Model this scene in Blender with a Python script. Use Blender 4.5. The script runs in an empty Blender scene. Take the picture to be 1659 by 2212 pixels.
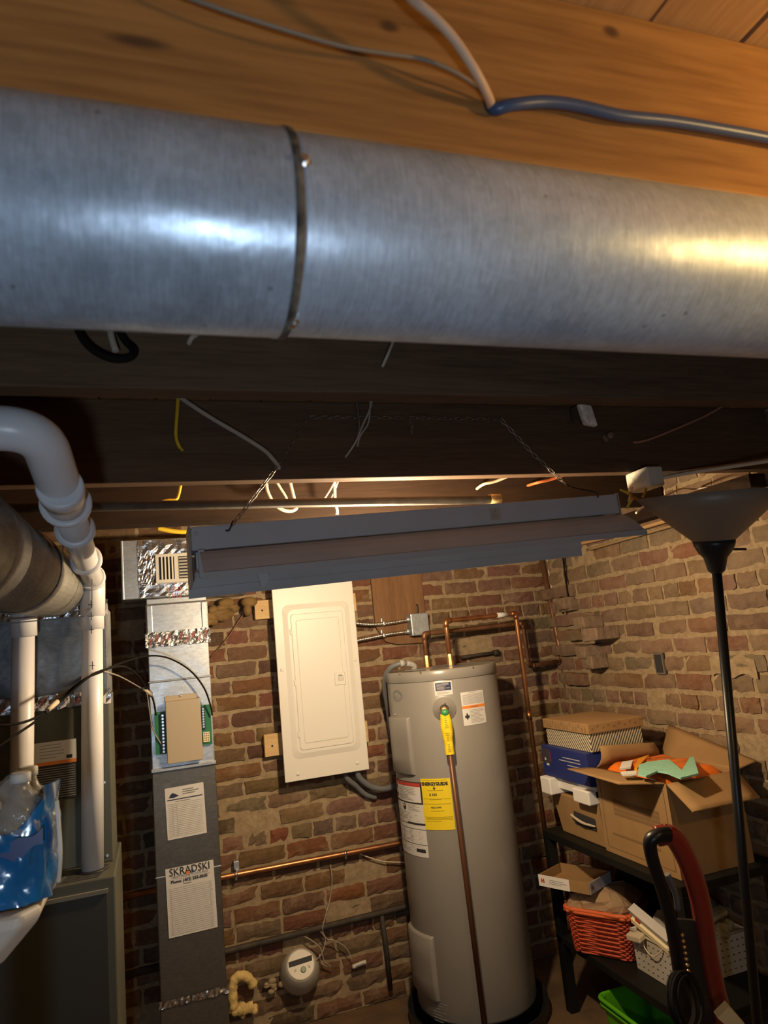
import bpy, bmesh, math, random
from math import sin, cos, pi, radians, atan2, sqrt
from mathutils import Vector, Matrix
random.seed(7)
V = Vector
scene = bpy.context.scene
COL = scene.collection

# ------------------------------------------------------------------ camera
W, H, F = 1659.0, 2212.0, 1500.0
PIT, ROL, YAW = radians(10.6), radians(5.85), radians(19.1)
EYE = V((0, 0, 1.6))
fw = V((sin(YAW)*cos(PIT), cos(YAW)*cos(PIT), sin(PIT)))
rt0 = V((cos(YAW), -sin(YAW), 0)); up0 = rt0.cross(fw)
up = up0*cos(ROL) + rt0*sin(ROL); rt = rt0*cos(ROL) - up0*sin(ROL)
cam = bpy.data.cameras.new('camera'); camo = bpy.data.objects.new('camera', cam); COL.objects.link(camo)
m = Matrix((rt, up, -fw)).transposed().to_4x4(); m.translation = EYE
camo.matrix_world = m
cam.sensor_fit = 'HORIZONTAL'; cam.sensor_width = 36; cam.lens = 36*F/W
cam.clip_start = 0.02; cam.clip_end = 50
cam.dof.use_dof = True; cam.dof.focus_distance = 2.9; cam.dof.aperture_fstop = 9
scene.camera = camo

def ray(px, py): return fw + rt*((px-W/2)/F) - up*((py-H/2)/F)
def at(px, py, ax, val):
    """World point on a plane x/y/z = val seen at a photo pixel."""
    d = ray(px, py); i = 'xyz'.index(ax); return EYE + d*((val-EYE[i])/d[i])
def aty(px, py, y): return at(px, py, 'y', y)

# ------------------------------------------------------------------ materials
MATS = {}
def mat(name, col, rough=.6, metal=0., var=.0, vscale=20., bump=0., bscale=60., stretch=(1,1,1), col2=None, spec=.5, alpha=None, trans=0, coat=0, detail=4):
    if name in MATS: return MATS[name]
    m = bpy.data.materials.new(name); m.use_nodes = True; nt = m.node_tree; N = nt.nodes; L = nt.links
    b = N['Principled BSDF']
    b.inputs['Roughness'].default_value = rough; b.inputs['Metallic'].default_value = metal
    b.inputs['Specular IOR Level'].default_value = spec
    b.inputs['Base Color'].default_value = (*col, 1)
    if trans: b.inputs['Transmission Weight'].default_value = trans
    if alpha is not None: b.inputs['Alpha'].default_value = alpha
    if coat: b.inputs['Coat Weight'].default_value = coat
    if var or col2 or bump:
        tc = N.new('ShaderNodeTexCoord'); mp = N.new('ShaderNodeMapping'); mp.inputs['Scale'].default_value = stretch
        L.new(tc.outputs['Object'], mp.inputs['Vector'])
    if var or col2:
        n = N.new('ShaderNodeTexNoise'); n.inputs['Scale'].default_value = vscale; n.inputs['Detail'].default_value = detail
        L.new(mp.outputs[0], n.inputs['Vector'])
        r = N.new('ShaderNodeValToRGB'); L.new(n.outputs['Fac'], r.inputs['Fac'])
        c2 = col2 or tuple(min(1, c*(1+var)) for c in col); c1 = tuple(c*(1-var) for c in col)
        r.color_ramp.elements[0].position = .3; r.color_ramp.elements[1].position = .7
        r.color_ramp.elements[0].color = (*c1, 1); r.color_ramp.elements[1].color = (*c2, 1)
        L.new(r.outputs[0], b.inputs['Base Color'])
    if bump:
        n2 = N.new('ShaderNodeTexNoise'); n2.inputs['Scale'].default_value = bscale; n2.inputs['Detail'].default_value = 4
        L.new(mp.outputs[0], n2.inputs['Vector'])
        bp = N.new('ShaderNodeBump'); bp.inputs['Strength'].default_value = bump; bp.inputs['Distance'].default_value = .01
        L.new(n2.outputs['Fac'], bp.inputs['Height']); L.new(bp.outputs[0], b.inputs['Normal'])
    MATS[name] = m
    return m

def emit(name, col, strength):
    m = bpy.data.materials.new(name); m.use_nodes = True; N = m.node_tree.nodes
    b = N['Principled BSDF']; b.inputs['Base Color'].default_value = (*col, 1)
    b.inputs['Emission Color'].default_value = (*col, 1); b.inputs['Emission Strength'].default_value = strength
    return m

def galv(name, col, rough=.4, metal=.85, spangle=90, oxide=.35, dent=.15):
    m = bpy.data.materials.new(name); m.use_nodes = True; nt = m.node_tree; N = nt.nodes; L = nt.links
    b = N['Principled BSDF']; b.inputs['Metallic'].default_value = metal
    tc = N.new('ShaderNodeTexCoord')
    v = N.new('ShaderNodeTexVoronoi'); v.inputs['Scale'].default_value = spangle; L.new(tc.outputs['Object'], v.inputs['Vector'])
    n = N.new('ShaderNodeTexNoise'); n.inputs['Scale'].default_value = 9; n.inputs['Detail'].default_value = 8; n.inputs['Roughness'].default_value = .65; L.new(tc.outputs['Object'], n.inputs['Vector'])
    sep = N.new('ShaderNodeSeparateColor'); L.new(v.outputs['Color'], sep.inputs[0])
    r1 = N.new('ShaderNodeMapRange'); L.new(sep.outputs[0], r1.inputs[0]); r1.inputs[3].default_value = .93; r1.inputs[4].default_value = 1.05
    r2 = N.new('ShaderNodeMapRange'); L.new(n.outputs['Fac'], r2.inputs[0]); r2.inputs[1].default_value = .3; r2.inputs[2].default_value = .72; r2.inputs[3].default_value = 1-oxide; r2.inputs[4].default_value = 1.1
    mu = N.new('ShaderNodeMath'); mu.operation = 'MULTIPLY'; L.new(r1.outputs[0], mu.inputs[0]); L.new(r2.outputs[0], mu.inputs[1])
    mx = N.new('ShaderNodeMix'); mx.data_type = 'RGBA'; mx.blend_type = 'MULTIPLY'; mx.inputs[0].default_value = 1
    mx.inputs[6].default_value = (*col, 1); L.new(mu.outputs[0], mx.inputs[7]); L.new(mx.outputs[2], b.inputs['Base Color'])
    nb = N.new('ShaderNodeTexNoise'); nb.inputs['Scale'].default_value = 13; nb.inputs['Detail'].default_value = 9; nb.inputs['Roughness'].default_value = .72; nb.inputs['Distortion'].default_value = .8
    mpb = N.new('ShaderNodeMapping'); mpb.inputs['Location'].default_value = (3.3, 1.7, 5.1); L.new(tc.outputs['Object'], mpb.inputs['Vector']); L.new(mpb.outputs[0], nb.inputs['Vector'])
    rb = N.new('ShaderNodeMapRange'); L.new(nb.outputs['Fac'], rb.inputs[0]); rb.inputs[1].default_value = .58; rb.inputs[2].default_value = .74; rb.inputs[3].default_value = 0; rb.inputs[4].default_value = .55
    mxb = N.new('ShaderNodeMix'); mxb.data_type = 'RGBA'; L.new(rb.outputs[0], mxb.inputs[0]); L.new(mx.outputs[2], mxb.inputs[6]); mxb.inputs[7].default_value = (*[min(1, c*1.45) for c in col], 1)
    vs_ = N.new('ShaderNodeTexVoronoi'); vs_.inputs['Scale'].default_value = 24; L.new(tc.outputs['Object'], vs_.inputs['Vector'])
    rv = N.new('ShaderNodeMapRange'); L.new(vs_.outputs['Distance'], rv.inputs[0]); rv.inputs[1].default_value = .035; rv.inputs[2].default_value = .075; rv.inputs[3].default_value = .6; rv.inputs[4].default_value = 0
    mxs = N.new('ShaderNodeMix'); mxs.data_type = 'RGBA'; L.new(rv.outputs[0], mxs.inputs[0]); L.new(mxb.outputs[2], mxs.inputs[6]); mxs.inputs[7].default_value = (.10, .08, .06, 1)
    L.new(mxs.outputs[2], b.inputs['Base Color'])
    r3 = N.new('ShaderNodeMapRange'); L.new(n.outputs['Fac'], r3.inputs[0]); r3.inputs[1].default_value = .3; r3.inputs[2].default_value = .7; r3.inputs[3].default_value = rough+.1; r3.inputs[4].default_value = rough-.06
    L.new(r3.outputs[0], b.inputs['Roughness'])
    mps = N.new('ShaderNodeMapping'); mps.inputs['Scale'].default_value = (9, 1, 1) if 'galv' in name else (1, 1, 6); L.new(tc.outputs['Object'], mps.inputs['Vector'])
    ns = N.new('ShaderNodeTexNoise'); ns.inputs['Scale'].default_value = 45; ns.inputs['Detail'].default_value = 5; L.new(mps.outputs[0], ns.inputs['Vector'])
    rs = N.new('ShaderNodeMapRange'); L.new(ns.outputs['Fac'], rs.inputs[0]); rs.inputs[1].default_value = .3; rs.inputs[2].default_value = .7; rs.inputs[3].default_value = .86; rs.inputs[4].default_value = 1.14
    mu2 = N.new('ShaderNodeMath'); mu2.operation = 'MULTIPLY'; L.new(mu.outputs[0], mu2.inputs[0]); L.new(rs.outputs[0], mu2.inputs[1]); L.new(mu2.outputs[0], mx.inputs[7])
    n2 = N.new('ShaderNodeTexNoise'); n2.inputs['Scale'].default_value = 26; L.new(tc.outputs['Object'], n2.inputs['Vector'])
    bp = N.new('ShaderNodeBump'); bp.inputs['Strength'].default_value = dent; bp.inputs['Distance'].default_value = .01
    L.new(n2.outputs['Fac'], bp.inputs['Height']); L.new(bp.outputs[0], b.inputs['Normal'])
    MATS[name] = m
    return m

def wood(name, dark, light, along='x', scale=1., rough=.75, knots=(), band=.6):
    m = bpy.data.materials.new(name); m.use_nodes = True; nt = m.node_tree; N = nt.nodes; L = nt.links
    b = N['Principled BSDF']; b.inputs['Roughness'].default_value = rough; b.inputs['Specular IOR Level'].default_value = .25
    g = N.new('ShaderNodeNewGeometry'); mp = N.new('ShaderNodeMapping')
    s = {'x': (1.1, 16, 16), 'y': (16, 1.1, 16), 'z': (16, 16, 1.1)}[along]
    mp.inputs['Scale'].default_value = [k*scale for k in s]; L.new(g.outputs['Position'], mp.inputs['Vector'])
    n = N.new('ShaderNodeTexNoise'); n.inputs['Scale'].default_value = 1.6; n.inputs['Detail'].default_value = 6; n.inputs['Distortion'].default_value = .6
    L.new(mp.outputs[0], n.inputs['Vector'])
    mp2 = N.new('ShaderNodeMapping'); mp2.inputs['Scale'].default_value = [k*scale*5 for k in s]; L.new(g.outputs['Position'], mp2.inputs['Vector'])
    n2 = N.new('ShaderNodeTexNoise'); n2.inputs['Scale'].default_value = 2.5; n2.inputs['Detail'].default_value = 4; L.new(mp2.outputs[0], n2.inputs['Vector'])
    ad = N.new('ShaderNodeMix'); ad.inputs[0].default_value = .48; L.new(n.outputs['Fac'], ad.inputs[2]); L.new(n2.outputs['Fac'], ad.inputs[3])
    r = N.new('ShaderNodeValToRGB'); r.color_ramp.elements[0].position = .35; r.color_ramp.elements[1].position = .65
    r.color_ramp.elements[0].color = (*dark, 1); r.color_ramp.elements[1].color = (*light, 1)
    L.new(ad.outputs[0], r.inputs['Fac']); out = r.outputs[0]
    for (kx, kz, ka, kb) in knots:
        sub = N.new('ShaderNodeVectorMath'); sub.operation = 'SUBTRACT'; sub.inputs[1].default_value = (kx, 0, kz); L.new(g.outputs['Position'], sub.inputs[0])
        mul = N.new('ShaderNodeVectorMath'); mul.operation = 'MULTIPLY'; mul.inputs[1].default_value = (1/ka, 0, 1/kb); L.new(sub.outputs[0], mul.inputs[0])
        ln = N.new('ShaderNodeVectorMath'); ln.operation = 'LENGTH'; L.new(mul.outputs[0], ln.inputs[0])
        mr = N.new('ShaderNodeMapRange'); mr.interpolation_type = 'SMOOTHSTEP'; mr.inputs[1].default_value = .3; mr.inputs[2].default_value = 1.25; mr.inputs[3].default_value = .85; mr.inputs[4].default_value = 0
        L.new(ln.outputs['Value'], mr.inputs[0])
        mx = N.new('ShaderNodeMix'); mx.data_type = 'RGBA'; L.new(mr.outputs[0], mx.inputs[0]); L.new(out, mx.inputs[6]); mx.inputs[7].default_value = (.07, .035, .02, 1)
        out = mx.outputs[2]
    L.new(out, b.inputs['Base Color'])
    bp = N.new('ShaderNodeBump'); bp.inputs['Strength'].default_value = .25; bp.inputs['Distance'].default_value = .004
    L.new(ad.outputs[0], bp.inputs['Height']); L.new(bp.outputs[0], b.inputs['Normal'])
    MATS[name] = m
    return m

def brickmat(name, mortar=False, lo=.57, hi=.68, amt=.75):
    m = bpy.data.materials.new(name); m.use_nodes = True; nt = m.node_tree; N = nt.nodes; L = nt.links
    b = N['Principled BSDF']; b.inputs['Roughness'].default_value = .92; b.inputs['Specular IOR Level'].default_value = .15
    g = N.new('ShaderNodeNewGeometry')
    n = N.new('ShaderNodeTexNoise'); n.inputs['Scale'].default_value = 38; n.inputs['Detail'].default_value = 8; n.inputs['Roughness'].default_value = .7; L.new(g.outputs['Position'], n.inputs['Vector'])
    n2 = N.new('ShaderNodeTexNoise'); n2.inputs['Scale'].default_value = 7; n2.inputs['Detail'].default_value = 6; n2.inputs['Roughness'].default_value = .75; L.new(g.outputs['Position'], n2.inputs['Vector'])
    if mortar:
        r = N.new('ShaderNodeValToRGB'); r.color_ramp.elements[0].position = .3; r.color_ramp.elements[1].position = .7
        r.color_ramp.elements[0].color = (.27, .196, .118, 1); r.color_ramp.elements[1].color = (.46, .350, .213, 1)
        L.new(n.outputs['Fac'], r.inputs['Fac']); L.new(r.outputs[0], b.inputs['Base Color'])
    else:
        a = N.new('ShaderNodeVertexColor'); a.layer_name = 'Col'
        r = N.new('ShaderNodeMapRange'); L.new(n.outputs['Fac'], r.inputs[0]); r.inputs[1].default_value = .3; r.inputs[2].default_value = .7; r.inputs[3].default_value = .72; r.inputs[4].default_value = 1.2
        mx = N.new('ShaderNodeMix'); mx.data_type = 'RGBA'; mx.blend_type = 'MULTIPLY'; mx.inputs[0].default_value = 1
        L.new(a.outputs['Color'], mx.inputs[6]); L.new(r.outputs[0], mx.inputs[7])
        # mortar smears and whitish bloom over the bricks
        r2 = N.new('ShaderNodeMapRange'); L.new(n2.outputs['Fac'], r2.inputs[0]); r2.inputs[1].default_value = lo; r2.inputs[2].default_value = hi; r2.inputs[3].default_value = 0; r2.inputs[4].default_value = amt
        mx2 = N.new('ShaderNodeMix'); mx2.data_type = 'RGBA'; L.new(r2.outputs[0], mx2.inputs[0]); L.new(mx.outputs[2], mx2.inputs[6]); mx2.inputs[7].default_value = (.30, .212, .136, 1)
        L.new(mx2.outputs[2], b.inputs['Base Color'])
    bp = N.new('ShaderNodeBump'); bp.inputs['Strength'].default_value = .9 if mortar else .6; bp.inputs['Distance'].default_value = .006
    L.new(n.outputs['Fac'], bp.inputs['Height']); L.new(bp.outputs[0], b.inputs['Normal'])
    MATS[name] = m
    return m

# ------------------------------------------------------------------ mesh builder
class MB:
    def __init__(s): s.v = []; s.f = []; s.sm = []; s.mi = []; s.cur = 0; s.col = {}
    def add(s, vs, fs, smooth=False):
        o = len(s.v); s.v += [V(p) for p in vs]
        for f in fs: s.f.append([i+o for i in f]); s.sm.append(smooth); s.mi.append(s.cur)
        return s
    def box(s, lo, hi):
        a, b = lo, hi
        vs = [(x, y, z) for z in (a[2], b[2]) for y in (a[1], b[1]) for x in (a[0], b[0])]
        return s.add(vs, [(0,2,3,1), (4,5,7,6), (0,1,5,4), (2,6,7,3), (0,4,6,2), (1,3,7,5)])
    def obox(s, c, X, Y, Z):
        """box by centre and three half vectors"""
        c = V(c); X, Y, Z = V(X), V(Y), V(Z)
        vs = [c + X*i + Y*j + Z*k for k in (-1,1) for j in (-1,1) for i in (-1,1)]
        return s.add(vs, [(0,2,3,1), (4,5,7,6), (0,1,5,4), (2,6,7,3), (0,4,6,2), (1,3,7,5)])
    def tube(s, pts, r, n=12, caps=True, flat=None):
        pts = [V(p) for p in pts]; k = len(pts)
        rs = r if isinstance(r, (list, tuple)) else [r]*k
        t = [(pts[min(i+1, k-1)] - pts[max(i-1, 0)]).normalized() for i in range(k)]
        a = t[0].orthogonal().normalized() if flat is None else (V(flat) - t[0]*V(flat).dot(t[0])).normalized()
        o = len(s.v); vs = []
        for i in range(k):
            a = (a - t[i]*a.dot(t[i])).normalized(); b = t[i].cross(a)
            for j in range(n):
                q = 2*pi*j/n; vs.append(pts[i] + a*cos(q)*rs[i] + b*sin(q)*rs[i])
        fs = [(i*n+j, i*n+(j+1)%n, (i+1)*n+(j+1)%n, (i+1)*n+j) for i in range(k-1) for j in range(n)]
        s.add(vs, fs, True)
        if caps: s.add([], [[o+j-len(s.v) for j in reversed(range(n))], [o+(k-1)*n+j-len(s.v) for j in range(n)]])
        return s
    def strip(s, pts, w, th, side):
        """flat bar along pts: width w along side, thickness th"""
        pts = [V(p) for p in pts]; k = len(pts); vs = []
        for i in range(k):
            t = (pts[min(i+1, k-1)] - pts[max(i-1, 0)]).normalized(); b = V(side); b = (b - t*b.dot(t)).normalized(); n = t.cross(b)
            vs += [pts[i]+b*w/2+n*th/2, pts[i]-b*w/2+n*th/2, pts[i]-b*w/2-n*th/2, pts[i]+b*w/2-n*th/2]
        fs = [(i*4+j, i*4+(j+1)%4, i*4+4+(j+1)%4, i*4+4+j) for i in range(k-1) for j in range(4)]
        return s.add(vs, fs + [(3,2,1,0), (k*4-4, k*4-3, k*4-2, k*4-1)])
    def lathe(s, o, axis, prof, n=32, smooth=True, sx=1., caps=True):
        o = V(o); z = V(axis).normalized(); x = z.orthogonal().normalized() if abs(z.z) < .9 else (V((1,0,0)) - z*z.x).normalized(); y = z.cross(x)
        vs = []; k = len(prof)
        for r, h in prof:
            for j in range(n):
                q = 2*pi*j/n; vs.append(o + z*h + x*cos(q)*r*sx + y*sin(q)*r)
        b = len(s.v)
        s.add(vs, [(i*n+j, i*n+(j+1)%n, (i+1)*n+(j+1)%n, (i+1)*n+j) for i in range(k-1) for j in range(n)], smooth)
        if caps: s.add([], [[b+j-len(s.v) for j in reversed(range(n))], [b+(k-1)*n+j-len(s.v) for j in range(n)]])
        return s
    def prism(s, poly, P, w0, w1):
        n = len(poly); vs = [P(u, v, w0) for u, v in poly] + [P(u, v, w1) for u, v in poly]
        return s.add(vs, [tuple(range(n))[::-1], tuple(range(n, 2*n))] + [(i, (i+1)%n, n+(i+1)%n, n+i) for i in range(n)])
    def grid(s, P, nu, nv, smooth=True):
        vs = [P(i/nu, j/nv) for j in range(nv+1) for i in range(nu+1)]
        return s.add(vs, [(j*(nu+1)+i, j*(nu+1)+i+1, (j+1)*(nu+1)+i+1, (j+1)*(nu+1)+i) for j in range(nv) for i in range(nu)], smooth)
    def slab(s, P, nu, nv, th, smooth=True):
        """closed sheet: P(u,v)->(point, normal)"""
        g = [[P(i/nu, j/nv) for i in range(nu+1)] for j in range(nv+1)]
        A = [p+n*th for row in g for p, n in row]; B = [p for row in g for p, n in row]; q = len(A); w = nu+1
        fs = [(j*w+i, j*w+i+1, (j+1)*w+i+1, (j+1)*w+i) for j in range(nv) for i in range(nu)]
        s.add(A+B, fs + [tuple(q+k for k in f[::-1]) for f in fs], smooth)
        ring = [i for i in range(nu)] + [j*w+nu for j in range(nv)] + [nv*w+i for i in range(nu, 0, -1)] + [j*w for j in range(nv, 0, -1)]
        b = len(s.v)-2*q; s.add([], [[b+ring[k]-len(s.v), b+q+ring[k]-len(s.v), b+q+ring[(k+1)%len(ring)]-len(s.v), b+ring[(k+1)%len(ring)]-len(s.v)] for k in range(len(ring))])
        return s
    def ball(s, c, r, n=12, k=8):
        c = V(c); R = r if isinstance(r, (tuple, list)) else (r, r, r)
        vs = [c+V((0,0,R[2]))]
        for i in range(1, k):
            for j in range(n): vs.append(c + V((sin(pi*i/k)*cos(2*pi*j/n)*R[0], sin(pi*i/k)*sin(2*pi*j/n)*R[1], cos(pi*i/k)*R[2])))
        vs.append(c-V((0,0,R[2])))
        fs = [(0, 1+j, 1+(j+1)%n) for j in range(n)]
        for i in range(k-2): fs += [(1+i*n+j, 1+(i+1)*n+j, 1+(i+1)*n+(j+1)%n, 1+i*n+(j+1)%n) for j in range(n)]
        e = len(vs)-1; fs += [(e, 1+(k-2)*n+(j+1)%n, 1+(k-2)*n+j) for j in range(n)]
        return s.add(vs, fs, True)

def smooth_path(pts, sub=6):
    pts = [V(p) for p in pts]; out = []
    for i in range(len(pts)-1):
        p0 = pts[max(i-1, 0)]; p1 = pts[i]; p2 = pts[i+1]; p3 = pts[min(i+2, len(pts)-1)]
        for k in range(sub):
            t = k/sub
            out.append(.5*((2*p1) + (p2-p0)*t + (2*p0-5*p1+4*p2-p3)*t*t + (3*p1-p0-3*p2+p3)*t**3))
    return out + [pts[-1]]

ROOT = {}
def obj(name, mb, m, parent=None, bevel=0, seg=2, normals=True):
    me = bpy.data.meshes.new(name)
    off = ROOT.get(parent.name, V((0,0,0))) if parent else V((0,0,0))
    base = V((0,0,0))
    if parent is None and not name.startswith(('wall', 'floor', 'ceiling', 'trim')):
        lo = V([min(p[i] for p in mb.v) for i in range(3)]); hi = V([max(p[i] for p in mb.v) for i in range(3)])
        base = V(((lo.x+hi.x)/2, (lo.y+hi.y)/2, lo.z)); off = base
    me.from_pydata([tuple(p-off) for p in mb.v], [], mb.f)
    me.polygons.foreach_set('use_smooth', mb.sm)
    for q in (m if isinstance(m, (list, tuple)) else [m]): me.materials.append(q)
    me.polygons.foreach_set('material_index', mb.mi)
    if normals:
        bm = bmesh.new(); bm.from_mesh(me); bmesh.ops.recalc_face_normals(bm, faces=bm.faces); bm.to_mesh(me); bm.free()
    me.update()
    o = bpy.data.objects.new(name, me); COL.objects.link(o)
    if parent: o.parent = parent; ROOT[o.name] = off
    else: o.location = base; ROOT[o.name] = base
    if bevel:
        md = o.modifiers.new('Bevel', 'BEVEL'); md.width = bevel; md.segments = seg; md.limit_method = 'ANGLE'; md.angle_limit = radians(40)
    return o
def thing(name, label, cat, loc, group=None):
    o = bpy.data.objects.new(name, None); COL.objects.link(o); o.location = loc; o.empty_display_size = .05
    ROOT[o.name] = V(loc); return tag(o, label, cat, group)
def tag(o, label, cat, group=None, kind=None):
    o['label'] = label; o['category'] = cat
    if group: o['group'] = group
    if kind: o['kind'] = kind
    return o
def single(name, mb, m, label, cat, group=None, **k): return tag(obj(name, mb, m, None, **k), label, cat, group)
def struct(name, mb, m, **k):
    o = obj(name, mb, m, None, **k); o['kind'] = 'structure'; return o

# lettering and printed marks mapped on a surface P(u,v,w)
def letters(name, txt, size, P, u0, v0, m, parent, align='LEFT', w=.0012, sx=1., bold=0):
    cu = bpy.data.curves.new('t', 'FONT'); cu.body = txt; cu.size = size; cu.align_x = align; cu.resolution_u = 2; cu.offset = bold
    to = bpy.data.objects.new('t', cu); COL.objects.link(to)
    dg = bpy.context.evaluated_depsgraph_get(); me = bpy.data.meshes.new_from_object(to.evaluated_get(dg))
    mb = MB(); mb.add([P(u0+v.co.x*sx, v0+v.co.y, w) for v in me.vertices], [tuple(p.vertices) for p in me.polygons])
    bpy.data.objects.remove(to); bpy.data.curves.remove(cu); bpy.data.meshes.remove(me)
    return obj(name, mb, m, parent, normals=False)
def rect(mb, P, u0, v0, u1, v1, w, n=1):
    mb.grid(lambda a, b: P(u0+(u1-u0)*a, v0+(v1-v0)*b, w), n, 1, False); return mb
def plane(o, X, Y):
    o, X, Y = V(o), V(X).normalized(), V(Y).normalized(); Z = X.cross(Y)
    return lambda u, v, w=0: o + X*u + Y*v + Z*w
def print_lines(P, u0, u1, v0, v1, n, m, parent, h=.0016, w=.001, name='printed_lines', full=False):
    mb = MB(); R = random.Random(int((u0+v0)*9999)+n)
    for i in range(n):
        v = v0 + (v1-v0)*(i+.5)/n; e = u1 if full else u0+(u1-u0)*R.uniform(.55, 1)
        rect(mb, P, u0, v-h/2, e, v+h/2, w, 3)
    return obj(name, mb, m, parent, normals=False)

# palette
M_galv = galv('galvanised steel', (.51, .58, .68), .40, metal=.38, spangle=170, oxide=.3, dent=.1)
M_galvl = galv('galvanised shiny steel', (.50, .585, .70), .33, metal=.38, spangle=150, oxide=.42, dent=.12)
M_galv2 = galv('duller galvanised steel', (.60, .65, .70), .48, metal=.8)
M_riser = galv('riser sheet steel', (.66, .69, .71), .36, spangle=130, oxide=.22, dent=.06)
M_flue = galv('old round duct steel', (.36, .35, .31), .46, metal=.75)
M_plen = galv('plenum steel', (.20, .21, .22), .45, metal=.8)
M_foil = mat('crinkled foil tape', (.75, .76, .79), .22, .95, var=.15, vscale=30, bump=.35, bscale=45)
M_steel = mat('bright screw steel', (.75, .75, .75), .3, 1)
M_dsteel = mat('dark steel', (.18, .17, .16), .5, .7)
M_chain = mat('zinc chain', (.34, .31, .27), .4, .9)
M_white = mat('white enamel steel', (.54, .55, .57), .45, var=.05, vscale=8)
M_hood = mat('hood enamel', (.62, .62, .63), .5, var=.06, vscale=9)
M_panel = mat('cream white panel enamel', (.86, .83, .76), .4)
M_pvc = mat('white vinyl pipe', (.76, .755, .78), .33, var=.04, vscale=10)
M_cop = mat('copper pipe', (.56, .26, .12), .36, .9, var=.3, vscale=14, stretch=(1,1,.4))
M_copd = mat('tarnished copper', (.26, .13, .07), .45, .6, var=.35, vscale=14)
M_solder = mat('solder', (.72, .62, .5), .35, .9)
M_brass = mat('brass', (.6, .4, .18), .35, .9)
M_iron = mat('old iron pipe', (.055, .045, .036), .7, .2, var=.3, vscale=30)
M_tank = mat('grey tank enamel', (.265, .25, .232), .3, var=.03, vscale=5, spec=.5)
M_tank2 = mat('grey tank cover', (.265, .25, .232), .35)
M_paper = mat('white paper', (.72, .71, .69), .7)
M_ink = mat('black ink', (.03, .03, .035), .7)
M_grey = mat('grey ink', (.30, .29, .28), .7)
M_lgrey = mat('light grey ink', (.45, .43, .42), .7)
M_navy = mat('navy ink', (.02, .03, .10), .6)
M_red = mat('red ink', (.5, .06, .04), .6)
M_orange = mat('orange ink', (.85, .26, .05), .6)
M_yel = mat('yellow label', (.88, .68, .02), .55)
M_green = mat('green circuit board', (.02, .18, .07), .45)
M_tan = mat('tan plastic cover', (.50, .41, .29), .55)
M_cream = mat('cream connector', (.85, .75, .48), .5)
M_black = mat('black plastic', (.018, .018, .02), .4)
M_blackm = mat('black metal', (.009, .009, .010), .35, spec=.35)
M_cable_w = mat('white cable jacket', (.72, .62, .46), .5)
M_cable_p = mat('pinkish cable jacket', (.56, .37, .25), .55)
M_cable_g = mat('grey cable jacket', (.42, .37, .3), .55)
M_cable_b = mat('blue cable jacket', (.035, .062, .14), .4)
M_cable_y = mat('yellow cable jacket', (.75, .5, .03), .5)
M_cable_o = mat('orange cable jacket', (.8, .22, .07), .5)
M_cable_k = mat('black cable jacket', (.008, .007, .006), .8, spec=.15)
M_conduit = mat('grey conduit', (.16, .165, .175), .5)
M_card = mat('brown cardboard', (.33, .195, .08), .85, var=.06, vscale=14)
M_cardd = mat('printed brown cardboard', (.22, .125, .055), .85)
M_foam = mat('yellow foam', (.72, .52, .2), .9, var=.2, vscale=18, bump=.8, bscale=40)
M_styro = mat('white foam packing', (.82, .80, .76), .8)
M_pine = wood('fresh pine', (.62, .40, .18), (.78, .55, .28), 'x', 2.)
k1 = aty(840, 57, .53); k2 = aty(1320, 68, .53); k3 = aty(300, 90, .53)
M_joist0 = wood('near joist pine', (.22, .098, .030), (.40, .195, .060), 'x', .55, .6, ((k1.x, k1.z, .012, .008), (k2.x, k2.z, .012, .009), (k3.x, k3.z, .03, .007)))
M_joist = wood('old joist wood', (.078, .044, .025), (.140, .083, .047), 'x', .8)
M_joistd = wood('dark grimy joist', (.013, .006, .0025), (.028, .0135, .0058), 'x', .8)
M_sub = wood('subfloor boards', (.28, .14, .055), (.42, .23, .10), 'y', .8)
M_board = wood('brown plywood', (.17, .085, .04), (.27, .145, .07), 'z', 1.)
M_brick = brickmat('old brick', False, .52, .70, .8); M_brickd = brickmat('dusty old brick', False, .34, .72, .8); M_mort = brickmat('sandy mortar', True)

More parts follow.
